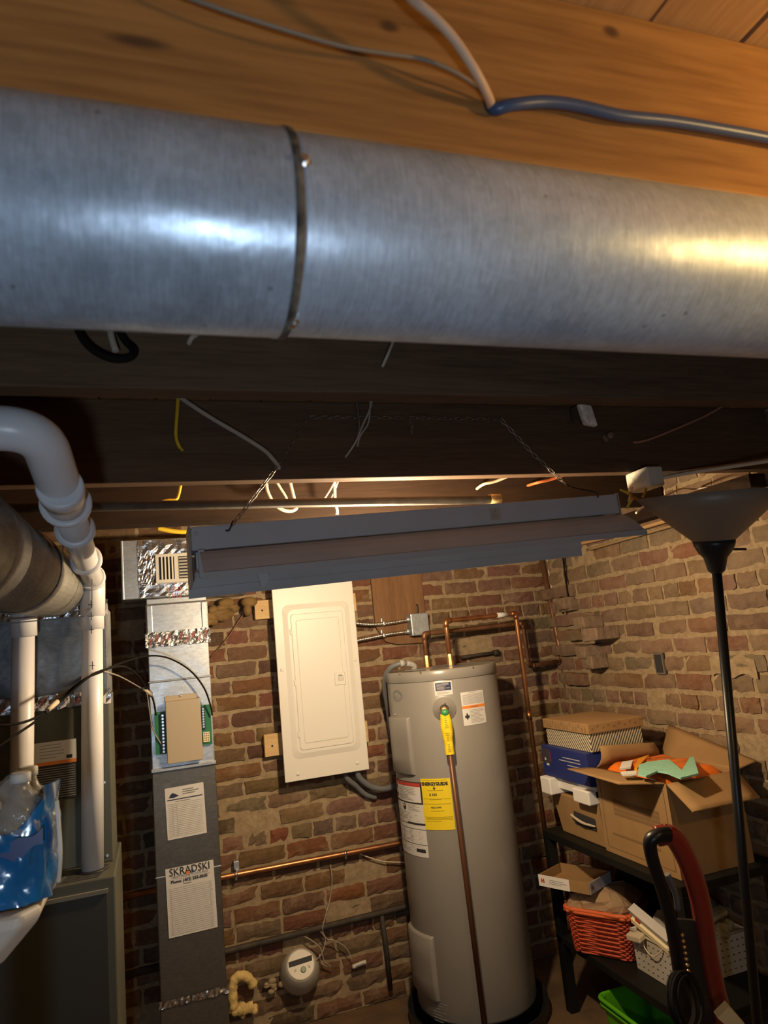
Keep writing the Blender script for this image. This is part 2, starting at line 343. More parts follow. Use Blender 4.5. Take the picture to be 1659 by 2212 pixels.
# ------------------------------------------------------------------ setting
YW, XW = 3.4, 2.07
ZC = 2.27
def brick_wall(name, P, ulen, zlen, seed, special=None, L0=.205, nf=(6, 3), bm_=None):
    R = random.Random(seed); mb = MB(); cols = []
    mb.cur = 1; mb.grid(lambda a, b: P(a*ulen, b*zlen, -.004 + .003*sin(a*91+b*37)), 40, 40, False); cols += [(1,1,1)]*len(mb.v)
    mb.cur = 0
    hh, row, z = .0755, 0, .004
    while z < zlen - .02:
        head = row % 6 == 4; Lb = .105 if head else L0; u = -Lb*((row % 2)*.5 + R.uniform(0, .1))
        bh = min(R.uniform(.054, .061), zlen-z-.004)
        while u < ulen:
            l = Lb*R.uniform(.93, 1.07)
            a0, a1 = max(u, 0)+.007, min(u+l, ulen)-.007
            if a1-a0 > .02:
                w = R.uniform(.001, .007); gone = R.random()
                if gone < .03: w = -.006
                k = R.random()
                c = (.172, .092, .052) if k < .45 else (.185, .105, .063) if k < .70 else (.20, .088, .046) if k < .8 else (.160, .098, .066) if k < .93 else (.115, .066, .045)
                if special:
                    s = special((a0+a1)/2, z)
                    if s is not None: w += s[0]; c = s[1] or c
                c = tuple(x*R.uniform(.85, 1.15) for x in c)
                nu, nv = nf; nb = len(mb.v)
                jit = {}
                tz, tu = R.uniform(-.003, .003), R.uniform(-.003, .003)
                def pt(i, j):
                    edge = i in (0, nu) or j in (0, nv)
                    return P(a0+(a1-a0)*i/nu + R.uniform(-.0045, .0045), z+bh*j/nv + tz*(i/nu-.5) + R.uniform(-.0038, .0038), w + tu*(i/nu-.5) - (R.uniform(.003, .007) if edge else 0) + R.uniform(-.0015, .002))
                vs = [pt(i, j) for j in range(nv+1) for i in range(nu+1)]
                q = nu+1
                fs = [(j*q+i, j*q+i+1, (j+1)*q+i+1, (j+1)*q+i) for j in range(nv) for i in range(nu)]
                ring = list(range(nu)) + [j*q+nu for j in range(nv)] + [nv*q+i for i in range(nu, 0, -1)] + [j*q for j in range(nv, 0, -1)]
                ub = []
                for r_ in ring:
                    i, j = r_ % q, r_//q; ub.append(P(a0+(a1-a0)*i/nu, z+bh*j/nv, -.02))
                o = len(vs); n = len(ring)
                fs += [(ring[t], o+t, o+(t+1) % n, ring[(t+1) % n]) for t in range(n)]
                mb.add(vs+ub, fs, False); cols += [c]*(len(mb.v)-nb)
            u += l
        z += hh; row += 1
    o = struct(name, mb, [bm_ or M_brick, M_mort])
    ca = o.data.color_attributes.new('Col', 'FLOAT_COLOR', 'POINT')
    ca.data.foreach_set('color', [x for c in cols for x in (*c, 1)])
    return o
XL, YB = -2.4, -2.4
GREY = (.185, .116, .079)
def sp_back(u, z):
    x = XL+u
    if x > 1.35 and z > 1.25 and random.random() < .45: return (0, GREY)
    if .2 < x < 1.0 and .75 < z < 1.0 and random.random() < .5: return (-.002, (.20, .125, .078))
    return None
brick_wall('wall_back', lambda u, v, w: V((XL+u, YW-w, v)), XW-XL+.02, ZC, 3, sp_back)
def sp_right(u, z):
    y = YW-u
    if y > 3.02 and 1.28 < z < 1.8 and random.random() < .6: return (random.uniform(.01, .05), GREY)
    if random.random() < .5: return (0, GREY)
    if random.random() < .35: return (0, (.205, .13, .088))
    return None
brick_wall('wall_right', lambda u, v, w: V((XW-w, YW-u, v)), YW-YB, ZC, 11, sp_right, bm_=M_brickd)
brick_wall('wall_left', lambda u, v, w: V((XL+w, YB+u, v)), YW-YB, ZC, 21, nf=(1, 1))
brick_wall('wall_front', lambda u, v, w: V((XW-u, YB+w, v)), XW-XL, ZC, 22, nf=(1, 1))
fl = MB(); fl.box((XL, YB, -.1), (XW, YW, 0))
struct('floor', fl, mat('earthy concrete', (.12, .072, .036), .9, var=.3, vscale=6, bump=.5, bscale=25))
ce = MB(); x = XL; R = random.Random(5)
while x < XW:
    w = .135; ce.box((x+.003, YB, ZC+R.uniform(0, .003)), (min(x+w-.003, XW), YW, ZC+.02)); x += w
ce.box((XL, YB, ZC+.021), (XW, YW, ZC+.05))
struct('ceiling', ce, M_sub)

# joists
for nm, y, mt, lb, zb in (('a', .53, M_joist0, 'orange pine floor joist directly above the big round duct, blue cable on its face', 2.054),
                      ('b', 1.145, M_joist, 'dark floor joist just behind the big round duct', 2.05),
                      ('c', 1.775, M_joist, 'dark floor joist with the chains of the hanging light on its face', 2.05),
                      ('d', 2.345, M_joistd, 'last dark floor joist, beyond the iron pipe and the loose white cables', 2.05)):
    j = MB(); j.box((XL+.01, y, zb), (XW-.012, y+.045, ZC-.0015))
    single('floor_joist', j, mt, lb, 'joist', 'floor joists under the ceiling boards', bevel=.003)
# sill plate on the right wall
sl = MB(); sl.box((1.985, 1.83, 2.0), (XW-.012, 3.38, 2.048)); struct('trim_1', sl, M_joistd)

# ------------------------------------------------------------------ main round duct
DY, DZ, DR = .562, 1.968, .0885
seamx = aty(652, 470, .49).x
t = thing('round_duct', 'big shiny round sheet metal duct running across under the orange joist', 'duct', (seamx, DY, DZ-DR))
def cyl_x(x0, x1, prof):
    mb = MB(); mb.lathe((0, DY, DZ), (1, 0, 0), prof, 64); return mb
obj('duct_section', cyl_x(0, 0, [(DR, -1.6), (DR, seamx-.012), (DR+.0006, seamx-.009), (DR+.0008, seamx-.004), (DR+.0004, seamx), (DR-.002, seamx+.0008), (DR-.006, seamx+.001)]), M_galvl, t)
obj('duct_section', cyl_x(0, 0, [(DR-.004, seamx+.0012), (DR-.0022, seamx+.0014), (DR-.0016, seamx+.004), (DR-.0016, 1.98)]), M_galv, t)
cr = MB(); cr.lathe((0, DY, DZ), (1, 0, 0), [(DR-.001, seamx-.0075), (DR+.0011, seamx-.007), (DR+.0016, seamx-.003), (DR+.0010, seamx+.0002), (DR-.003, seamx+.0016)], 64, caps=False)
obj('crimped_seam', cr, mat('grimy seam', (.045, .038, .032), .75, .2, var=.3, vscale=55, col2=(.22, .19, .15)), t)
for px, py in ((657, 347), (632, 697)):
    d = ray(px, py); a = d.y**2+d.z**2; b = d.y*(-DY)+d.z*(EYE.z-DZ); c_ = DY**2+(EYE.z-DZ)**2-DR**2
    s = (-b-sqrt(max(b*b-a*c_, 0)))/a; p = EYE+d*s; n = V((0, p.y-DY, p.z-DZ)).normalized()
    mb = MB(); mb.lathe(p-n*.001, n, [(.0065, 0), (.0065, .001), (.0038, .0012), (.0038, .005), (.0025, .0055)], 6, False)
    obj('sheet_metal_screw', mb, M_steel, t)

def cable(name, pts, r, m, label, cat='cable', group=None, n=10, parent=None, sub=6):
    mb = MB(); mb.tube(smooth_path(pts, sub), r, n)
    if parent: return obj(name, mb, m, parent)
    return single(name, mb, m, label, cat, group)
def pxs(lst, y): return [aty(px, py, y if len(r) == 0 else r[0]) for px, py, *r in lst]

# cables on the near joist
hole = aty(1064, 232, .529)
mb = MB(); mb.lathe(hole+V((0, .001, 0)), (0, -1, 0), [(.009, 0), (.009, .0015)], 20); single('drill_hole', mb, M_ink, 'dark drilled hole in the orange joist where the cables enter', 'hole')
cable('blue_cable', pxs([(1062, 232, .53), (1072, 236, .522), (1110, 226), (1180, 220), (1250, 229), (1340, 250), (1450, 262), (1560, 280), (1659, 298), (1900, 345), (2400, 440)], .516), .0062, M_cable_b, 'thick blue cable running along the face of the orange joist')
cable('white_cable', pxs([(1062, 236, .53), (1056, 212, .515), (1030, 160, .495), (985, 90, .485), (940, 40, .48), (895, 2, .48), (850, -40, .49), (800, -70, .52)], .5), .0047, M_cable_p, 'pinkish white cable dropping down the orange joist into the drilled hole')
cable('thin_cable', pxs([(1060, 230, .53), (1035, 192, .518), (990, 160, .51), (920, 130, .508), (830, 115, .506), (740, 100, .506), (640, 72, .506), (530, 38, .508), (420, 0, .512), (250, -60, .525)], .5), .0021, mat('dull thin cable', (.22, .17, .12), .6), 'thin grey cable slanting along the upper face of the orange joist')

# things on second joist
cable('black_cable', pxs([(160, 690, 1.13), (178, 730, 1.12), (205, 758, 1.11), (245, 775, 1.105), (280, 772, 1.11), (288, 755, 1.12), (270, 735, 1.135), (250, 700, 1.14)], 1.1), .0065, M_cable_k, 'black cable loop hanging below the big duct against a dark joist')
cable('cable_stub', pxs([(236, 690, 1.13), (240, 725, 1.12), (250, 758, 1.115)], 1.12), .0055, M_cable_g, 'short grey cable stub inside the black cable loop')
cable('cable_stub', pxs([(432, 690, 1.135), (428, 718, 1.12), (414, 730, 1.115), (408, 742, 1.125)], 1.12), .0045, M_cable_g, 'short tan cable stub peeking from under the duct near its seam')
cable('bare_wire', pxs([(850, 735, 1.12), (838, 765, 1.115), (826, 792, 1.13)], 1.12), .003, M_cable_g, 'short grey wire hanging under the middle of the big duct')

# third joist
J2 = 1.775
cable('yellow_cable', pxs([(386, 845, J2-.01), (382, 900), (380, 940), (386, 962), (394, 972, J2)], J2-.02), .0046, M_cable_y, 'yellow cable end hanging on the joist above the vent box')
cable('grey_cable', pxs([(370, 845, J2-.02), (415, 876), (460, 905), (520, 940), (570, 972), (590, 992), (600, 1005, J2-.015), (604, 1012, J2-.012)], J2-.035), .006, M_cable_g, 'long grey cable with frayed end slanting across the joist behind a chain')
mb = MB()
e = aty(601, 1006, J2-.014)
for k in range(7):
    a = -1.2+k*.4; mb.tube([e, e+V((sin(a)*.006, -.003+.001*k, -.010))], .0011, 5)
single('frayed_end', mb, M_paper, 'white frayed paper end sticking out of the long grey cable', 'cable end')
cable('bare_wire', pxs([(806, 845, J2-.02), (800, 880), (785, 915), (768, 955), (746, 988, J2+.001)], J2-.025), .0030, M_cable_g, 'thin copper coloured wire crossing the horizontal chain, longer one of the pair')
cable('bare_wire', pxs([(800, 845, J2-.02), (799, 885), (795, 915), (778, 942), (772, 965, J2-.01)], J2-.02), .0026, M_cable_g, 'thin tan wire crossing the horizontal chain, shorter one of the pair')
cable('dark_wire', pxs([(768, 845, J2-.006), (772, 880), (776, 920), (770, 950, J2)], J2-.008), .005, M_dsteel, 'dark flat wire hanging behind the horizontal chain')
cable('pink_wire', pxs([(1585, 862, J2-.012), (1530, 895), (1470, 922), (1400, 950), (1368, 956, J2)], J2-.008), .004, mat('pink wire', (.42, .2, .13), .6), 'faint reddish wire slanting up the joist beside the white junction cover')
kn = aty(1308, 946, J2); mb = MB(); mb.lathe(kn, (0, -1, 0), [(.013, 0), (.013, .006), (.008, .010), (.008, .018), (.011, .020), (.011, .03), (.006, .033)], 16)
single('porcelain_knob', mb, mat('brown glazed porcelain', (.25, .16, .1), .3), 'small brown porcelain knob on the dark joist', 'knob')
# small cover on edge of second joist
p = aty(1268, 897, 1.70); t = thing('junction_cover', 'small worn white junction cover hanging from the joist edge', 'junction box', p-V((0, 0, .03)))
ax = V((.25, 0, 1)).normalized(); mb = MB(); mb.obox(p, V((.0215, 0, -.004)), (0, .012, 0), V((-.006, 0, .033)))
obj('cover', mb, mat('worn white plastic', (.78, .75, .66), .6, var=.25, vscale=60), t, bevel=.007, seg=3)
mb = MB(); mb.obox(p+V((.0, .03, .02)), (.016, 0, 0), (0, .026, 0), (0, 0, .02)); obj('backing_block', mb, M_dsteel, t)

# iron pipe between joists, cables beyond third joist
a = aty(-60, 1086, 1.93); b = aty(1076, 1079, 1.93)
t = thing('iron_pipe', 'old iron pipe with coupling running behind the joists above the hanging light', 'pipe', ((a.x+b.x)/2, 1.93, a.z-.02))
mb = MB(); mb.tube([a-V((1, 0, 0)), b], .0135, 16); obj('pipe', mb, M_iron, t)
mb = MB(); mb.tube([b-V((.03, 0, 0)), b+V((.006, 0, 0))], .018, 16); obj('coupling', mb, mat('gold-lit iron', (.35, .25, .12), .4, .7), t)  # warm light on the iron coupling is put into its gold colour
Y3 = 2.26
cable('white_cable', pxs([(575, 1040, Y3), (578, 1062), (592, 1088), (610, 1101), (628, 1104), (640, 1098), (636, 1090, Y3+.02)], Y3), .0062, M_cable_w, 'thick white cable loop just behind the iron pipe')
cable('white_cable', pxs([(594, 1035, Y3+.02), (606, 1055), (618, 1075), (622, 1092)], Y3+.02), .0048, M_cable_w, 'middle white cable of the three hanging left of the iron pipe loop')
cable('white_cable', pxs([(624, 1030, Y3+.01), (630, 1055), (636, 1080), (638, 1096)], Y3+.01), .0058, M_cable_w, 'straight white cable beside the thick white cable loop')
cable('white_cable', pxs([(723, 1030), (723, 1060), (724, 1085), (728, 1103), (728, 1111)], Y3), .0058, M_cable_w, 'straight white cable hanging down to the top of the light, flared end')
cable('bare_wire', pxs([(728, 1030), (715, 1055), (702, 1076)], Y3-.01), .003, M_cable_w, 'thin pale wire crossing the straight white cable, longer one')
cable('bare_wire', pxs([(734, 1030), (724, 1058), (714, 1078)], Y3+.02), .0025, M_cable_w, 'thin pale wire crossing the straight white cable, shorter one')
cable('yellow_cable', pxs([(392, 1040), (386, 1068), (380, 1079), (365, 1080), (350, 1083)], Y3), .0048, M_cable_y, 'bent yellow cable between the joists at the iron pipe')
cable('tan_cable', pxs([(1100, 1028), (1070, 1040), (1045, 1046), (1030, 1056, 2.335)], 2.28), .0055, M_cable_w, 'cream cable end between the joists beside the orange cable')
cable('orange_cable', pxs([(1225, 1024), (1190, 1036), (1160, 1043), (1140, 1049, 2.335)], 2.26), .0055, M_cable_o, 'bright orange cable end between the joists behind a chain')
cable('yellow_cable', pxs([(340, 1141), (370, 1147), (400, 1149), (425, 1144)], 2.48), .0085, M_cable_y, 'yellow cable bundle above the corner of the vent box')

# ------------------------------------------------------------------ hanging shop light
SL = V((1, 0, .037)).normalized()
L0 = V((.096, 1.75, 1.868)); LL = 1.272
def PL(u, y, z): return L0 + SL*u + V((0, y, z))
t = thing('shop_light', 'long white unlit shop light hanging on chains under the joists', 'light fixture', PL(LL/2, .05, -.1))
mb = MB(); mb.prism([(0, 0), (.11, 0), (.11, .06), (0, .06)], lambda a, b, u: PL(u, a, b), .002, LL-.002); obj('housing', mb, M_white, t, bevel=.003)
for u0, u1 in ((-.004, .0015), (LL-.0015, LL+.004)):
    mb = MB(); mb.prism([(-.004, -.085), (.114, -.085), (.114, .063), (-.004, .063)], lambda a, b, u: PL(u, a, b), u0, u1) if u0 < .5 else mb.prism([(.0, -.01), (.114, -.01), (.114, .063), (0, .063)], lambda a, b, u: PL(u, a, b), u0, u1)
    obj('end_cap', mb, mat('grimy end plate', (.38, .33, .27), .6, var=.2, vscale=40), t)
def hood(pro, u0, u1, th=.0018):
    mb = MB(); n = len(pro)
    off = []
    for i in range(n):
        a, b = pro[max(i-1, 0)], pro[min(i+1, n-1)]; dx, dy = b[0]-a[0], b[1]-a[1]; l = sqrt(dx*dx+dy*dy); off.append((pro[i][0]-dy/l*th, pro[i][1]+dx/l*th))
    mb.prism(pro + off[::-1], lambda a, b, u: PL(u, a, b), u0, u1); return mb
front = [(.012, -.003), (-.012, -.006), (-.035, -.017), (-.06, -.034), (-.082, -.054), (-.096, -.068), (-.1, -.069), (-.101, -.083), (-.098, -.0845)]
back = [(.096, -.003), (.115, -.012), (.13, -.03), (.137, -.05), (.139, -.078), (.142, -.08), (.143, -.094), (.143, -.105)]
obj('front_reflector', hood(front, .020, LL-.002), M_hood, t)
obj('rear_reflector', hood(back, -.003, LL-.06), M_white, t)
mb = MB(); mb.prism([(-.098, -.067), (-.106, -.069), (-.106, -.086), (-.098, -.084)], lambda a, b, u: PL(u, a, b), .022, LL-.002); obj('reflector_lip', mb, mat('pale lip enamel', (.48, .475, .47), .5), t)
for k in range(2):
    mb = MB(); mb.tube([PL(.03, .03+.05*k, -.03), PL(LL-.07, .03+.05*k, -.03)], .0125, 16); obj('fluorescent_tube', mb, mat('unlit tube glass', (.7, .7, .7), .25), t)
for u in (.012, LL-.06):
    mb = MB(); mb.prism([(.012, -.002), (.095, -.002), (.095, -.045), (.012, -.045)], lambda a, b, w: PL(w, a, b), u, u+.018); obj('lamp_socket', mb, M_paper, t, bevel=.003)
mb = MB(); mb.obox(PL(.024, -.008, -.035), (.008, 0, 0), (0, .006, 0), (0, .002, .035)); obj('end_bracket', mb, M_white, t, bevel=.002)
q = aty(566, 1258, 1.80); mb = MB(); mb.prism([(-.012, .03), (.018, .03), (.018, .008), (.006, -.012), (-.004, -.012)], lambda a, b, w: q+V((a, w, b)), -.004, .004); obj('center_tab', mb, M_hood, t)
# sticker with small print
Ps = plane(PL(.828, -.0006, .012), SL, (0, 0, 1)); mb = MB(); rect(mb, Ps, 0, 0, .034, .036, 0); s = obj('label_sticker', mb, mat('aged sticker', (.50, .44, .36), .6), t, normals=False)
print_lines(Ps, .004, .030, .003, .018, 4, M_grey, s, .0014, .0004)
mb = MB(); rect(mb, Ps, .012, .022, .022, .024, .0004); rect(mb, Ps, .016, .024, .018, .031, .0004); rect(mb, Ps, .013, .027, .021, .0285, .0004); obj('printed_emblem', mb, M_grey, s, normals=False)
Pl = plane(PL(.0, -.0006, 0), SL, (0, 0, 1)); mb = MB(); mb.add([Pl(.015+cos(a)*.0055*r, .042+sin(a)*.0055*r, .0005) for a in [2*pi*k/24 for k in range(24)] for r in (.8, 1)], [(2*k, 2*k+1, (2*k+3) % 48, (2*k+2) % 48) for k in range(24)]); obj('round_stamp', mb, M_grey, t, normals=False)
letters('stamped_letter', '7', .008, Pl, .0130, .0393, M_grey, t, w=.0005)

def chain(pts, pitch=.017, r=.0013, w=.0042):
    pts = [V(p) for p in pts]; mb = MB(); carry = 0; k = 0
    for a, b in zip(pts, pts[1:]):
        L = (b-a).length; d = (b-a).normalized(); n = max(1, int(L/pitch)); s1 = d.orthogonal().normalized(); s2 = d.cross(s1)
        for i in range(n):
            c = a + d*(L*(i+.5)/n); s = s1 if k % 2 else s2; k += 1; h = L/n*.5-w+.0028
            loop = [c + d*(h+w*sin(q))*1 + s*w*cos(q) for q in [pi*j/5 for j in range(6)]] + [c - d*(h+w*sin(q)) - s*w*cos(q) for q in [pi*j/5 for j in range(6)]]
            mb.tube(loop+[loop[0], loop[1]], r, 5, False)
    return mb
hk = [aty(665, 902, J2-.012), aty(1082, 906, J2-.012)]
c1 = aty(500, 1136, 1.748); c2 = aty(1222, 1046, 1.76)
single('hanging_chain', chain([hk[0], (hk[0]*.5+c1*.5)+V((.004, 0, -.008)), c1]), M_chain, 'thin slanting chain at the vent end of the shop light', 'chain', 'light chains')
single('hanging_chain', chain([hk[1], (hk[1]*.5+c2*.5)+V((-.003, 0, -.006)), c2]), M_chain, 'thin slanting chain at the junction box end of the shop light', 'chain', 'light chains')
single('hanging_chain', chain([hk[0]+V((.008, 0, .001)), aty(868, 902, J2-.010)]), M_chain, 'horizontal spare chain on the joist, section with the wires crossing it', 'chain', 'light chains')
single('hanging_chain', chain([aty(888, 902, J2-.010), hk[1]-V((.006, 0, 0))]), M_chain, 'horizontal spare chain on the joist, section beside the dangling links', 'chain', 'light chains')
single('hanging_chain', chain([aty(888, 906, J2-.010), aty(890, 936, J2-.008)]), M_chain, 'two short links dangling from the horizontal chain', 'chain', 'light chains')
for p, lb in ((hk[0], 'vent'), (hk[1], 'junction box')):
    mb = MB(); mb.tube([p+V((0, .014, .004)), p+V((0, -.004, .004)), p+V((0, -.006, .010))], .0018, 6); single('nail_hook', mb, M_dsteel, 'bent nail on the joist holding the chain toward the %s' % lb, 'nail')
mb = MB(); mb.tube(smooth_path([c1+V((.004, -.002, .012)), c1+V((-.002, -.006, -.002)), c1+V((-.008, -.008, -.013)), c1+V((-.015, -.005, -.012))], 4), .0022, 6); single('wire_hook', mb, M_black, 'black wire hook at the lower end of the chain by the vent', 'hook')
mb = MB(); g = aty(1270, 1066, 1.755); mb.tube(smooth_path([c2, c2+V((.03, 0, -.012)), g+V((.02, -.004, .004)), g+V((.028, -.008, -.004)), g+V((.026, -.010, -.016))], 4), .0022, 6); single('wire_hook', mb, M_black, 'dark wire hook and strap on top of the light by the junction box', 'hook')

# ------------------------------------------------------------------ receptacle box & cables at right wall
c = aty(1397, 1012, 1.70)
x0, y0, z1 = c.x, 1.70, 2.0485; z0 = z1-.062
t = thing('junction_box', 'pale plastic junction box with round knockouts under the joist end', 'junction box', (x0+.03, y0+.05, z0))
mb = MB(); mb.box((x0, y0, z0), (x0+.06, y0+.105, z1)); obj('body', mb, mat('pale grey plastic', (.62, .58, .48), .55), t, bevel=.006, seg=3)
for k in range(3):
    mb = MB(); o = V((x0, y0+.024+.029*k, z0+.034))
    mb.add([o+V((-.0005, cos(a)*.012*r, sin(a)*.012*r)) for a in [2*pi*j/28 for j in range(28)] for r in (.92, 1)], [(2*j, 2*j+1, (2*j+3) % 56, (2*j+2) % 56) for j in range(28)])
    obj('knockout_ring', mb, mat('knockout groove', (.3, .27, .2), .7), t)
w0 = aty(1358, 1078, 1.74)
for k, (pl, m, lb) in enumerate((([(1365, 1052), (1362, 1068), (1358, 1082)], M_cable_w, 'white wire from the pale junction box down to the wire nuts'),
                                 ([(1398, 1048), (1394, 1062), (1388, 1074)], M_cable_y, 'yellowish wire hanging from the middle of the pale junction box'))):
    cable('hook_up_wire', pxs(pl, 1.74), .0034, m, lb, 'wire')
for (a, b_), lb in ((((1340, 1058), (1360, 1066)), 'yellow wire nut pointing up toward the dark joist'), (((1382, 1082), (1362, 1070)), 'orange wire nut pointing toward the lamp shade'), (((1354, 1098), (1364, 1078)), 'yellow wire nut pointing down over the light')):
    p0, p1 = aty(*a, 1.735), aty(*b_, 1.735); d = p1-p0; mb = MB(); l = d.length
    mb.lathe(p0, d, [(.0028, 0), (.0034, l*.3), (.0052, l*.85), (.006, l)], 10)
    single('wire_nut', mb, M_cable_y if 'yellow' in lb else mat('orange plastic', (.75, .33, .04), .45), lb, 'wire nut', 'wire nuts')
cable('cable_run', [(1.49, 1.79, 2.03), (1.60, 1.74, 2.035), (1.85, 1.60, 2.038), (2.03, 1.40, 2.04)], .0055, M_cable_w, 'pale cable leaving the junction box toward the wall')
cable('cable_run', [(1.49, 1.76, 2.015), (1.62, 1.68, 2.022), (1.88, 1.52, 2.026), (2.035, 1.30, 2.03)], .0055, M_cable_w, 'lower pale cable leaving the junction box toward the wall')
cable('cable_run', [(2.02, 3.0, 1.985), (2.025, 2.6, 1.975), (2.03, 2.2, 1.978), (2.035, 1.8, 1.985), (2.035, 1.2, 1.99)], .009, mat('brown cable', (.45, .27, .12), .55), 'brown cable along the top of the brick wall above the lamp shade')
cable('cable_run', [(2.035, 2.9, 1.945), (2.04, 2.5, 1.95), (2.045, 2.1, 1.955), (2.045, 1.7, 1.96), (2.045, 1.2, 1.965)], .007, mat('dull tan cable', (.30, .2, .1), .55), 'dull tan cable below the brown cable along the brick wall top')
cable('thin_cable', [aty(1374, 1108, 1.85), aty(1400, 1088, 1.9), aty(1435, 1072, 1.95), aty(1470, 1056, 2.0), at(1500, 1056, 'x', 2.03), at(1540, 1052, 'x', 2.045), at(1590, 1042, 'x', 2.05)], .0035, M_cable_w, 'thin pale cord drooping between the light and the wall above the lamp shade', 'cord')
mb = MB(); o = at(1437, 1064, 'x', 2.0); mb.tube([o+V((0, 0, .015)), o+V((-.004, 0, 0)), o+V((0, .002, -.018))], .003, 6); single('cable_tie', mb, M_cable_w, 'small pale tie knotted on the thin cord by the lamp shade', 'cable tie')

# ------------------------------------------------------------------ furnace side (left)
def bend(pts, rad, n=8):
    """polyline with rounded corners"""
    pts = [V(p) for p in pts]; out = [pts[0]]
    for i in range(1, len(pts)-1):
        a = (pts[i-1]-pts[i]); b = (pts[i+1]-pts[i]); r = min(rad, a.length*.48, b.length*.48); a.normalize(); b.normalize()
        p0, p1 = pts[i]+a*r, pts[i]+b*r
        for k in range(n+1):
            s = k/n; out.append(p0*(1-s)**2 + pts[i]*2*s*(1-s) + p1*s*s)
    return out + [pts[-1]]
FX0, FX1 = -.62, -.134
t = thing('furnace', 'tall green grey gas furnace with white pipes entering its top ledge', 'furnace', ((FX0+FX1)/2, 2.4, 0))
M_fg = mat('green grey furnace paint', (.085, .088, .066), .5, var=.05, vscale=6); M_fd = mat('dark furnace door paint', (.04, .038, .028), .5); M_fl = mat('furnace edge paint', (.20, .19, .145), .5)
mb = MB(); mb.box((FX0, 2.2, 0), (FX1+.012, 2.60, 1.05)); obj('lower_cabinet', mb, M_fg, t, bevel=.004)
mb = MB(); mb.box((FX0, 2.36, 1.05), (FX1, 2.60, 1.53)); obj('upper_cabinet', mb, M_fg, t, bevel=.003)
mb = MB(); mb.box((FX0+.03, 2.195, .05), (FX1-.008, 2.2, 1.015)); d = obj('door', mb, M_fd, t, bevel=.002)
mb = MB(); mb.box((FX0+.03, 2.190, 1.012), (FX1-.006, 2.199, 1.022)); obj('door_lip', mb, M_fl, t)
mb = MB(); mb.box((FX1-.075, 2.352, 1.06), (FX1-.072, 2.36, 1.52)); mb.box((FX1-.072, 2.355, 1.06), (FX1-.058, 2.36, 1.52)); obj('panel_fold', mb, M_fl, t)
mb = MB()
for k in range(6):
    for x0, x1 in ((-.40, -.275), (-.262, -.165)): mb.box((x0+.004*k, 2.215+.017*k, 1.0495), (x1+.004*k, 2.222+.017*k, 1.0512))
obj('vent_slots', mb, M_ink, t)
for px, py in ((225, 1690), (232, 1848)):
    p = aty(px, py, 2.36); mb = MB(); mb.lathe(p, (0, -1, 0), [(.004, 0), (.004, .002)], 8); obj('screw', mb, M_steel, t)
# safety label
a, b = aty(77, 1608, 2.358), aty(165, 1595, 2.358); e = aty(165, 1721, 2.358)
Pf = plane((a.x-.02, 2.3585, e.z), (1, 0, 0), (0, 0, 1)); fwid = b.x-a.x+.02; fh = b.z-e.z
mb = MB(); rect(mb, Pf, 0, 0, fwid, fh*.60, .0005); la = obj('warning_label', mb, M_ink, t, normals=False)
mb = MB(); rect(mb, Pf, 0, fh*.66, fwid, fh, .0005); obj('white_band', mb, M_paper, la, normals=False)
mb = MB(); rect(mb, Pf, 0, fh*.60, fwid, fh*.66, .0006); obj('orange_band', mb, M_orange, la, normals=False)
print_lines(Pf, .008, fwid-.004, .004, fh*.57, 14, M_grey, la, .0022, .001, full=True)
print_lines(Pf, .03, fwid-.035, fh*.70, fh*.97, 5, M_grey, la, .002, .001)
mb = MB(); rect(mb, Pf, fwid-.028, fh*.68, fwid-.012, fh*.74, .0012); obj('printed_picture', mb, M_ink, la, normals=False)

t = thing('plenum', 'dark sheet metal plenum box on top of the furnace', 'duct', ((FX0+FX1)/2, 2.5, 1.53))
mb = MB(); mb.box((FX0, 2.37, 1.531), (FX1-.002, 2.60, 1.80)); obj('box', mb, M_plen, t, bevel=.003)
def foil(name, o, X, Y, w, h, parent, amp=.004, n=26, m=None, seed=1):
    R = random.Random(seed); P = plane(o, X, Y); mb = MB()
    k = max(3, int(n*h/w)) if h < w else n
    hs = {}
    def p(a, b):
        i, j = round(a*n), round(b*k); edge = i in (0, n) or j in (0, k)
        z = hs.setdefault((i, j), R.uniform(0, 1)*amp)
        return P(a*w + (R.uniform(-.002, .002) if edge else 0), b*h + (R.uniform(-.003, .003) if edge else 0), .0012+z)
    mb.grid(p, n, k, False); return obj(name, mb, m or M_foil, parent, normals=False)
foil('foil_tape', (FX0, 2.369, 1.775), (1, 0, 0), (0, 0, 1), FX1-FX0+.004, .05, t, .008, 34)
foil('foil_tape', (FX0, 2.358, 1.505), (1, 0, 0), (0, 0, 1), FX1-FX0+.006, .042, t, .006, 34, seed=4)
mb = MB(); R = random.Random(3)
Pp = plane((FX0, 2.3535, 1.505), (1, 0, 0), (0, 0, 1))
for k in range(7): mb.add([Pp(u, v, 0) for u, v in ((.14+.05*k, .008), (.146+.05*k, .008), (.162+.05*k, .036), (.156+.05*k, .036))], [(0, 1, 2, 3)])
obj('tape_print', mb, mat('tape red print', (.55, .12, .09), .5), t, normals=False)

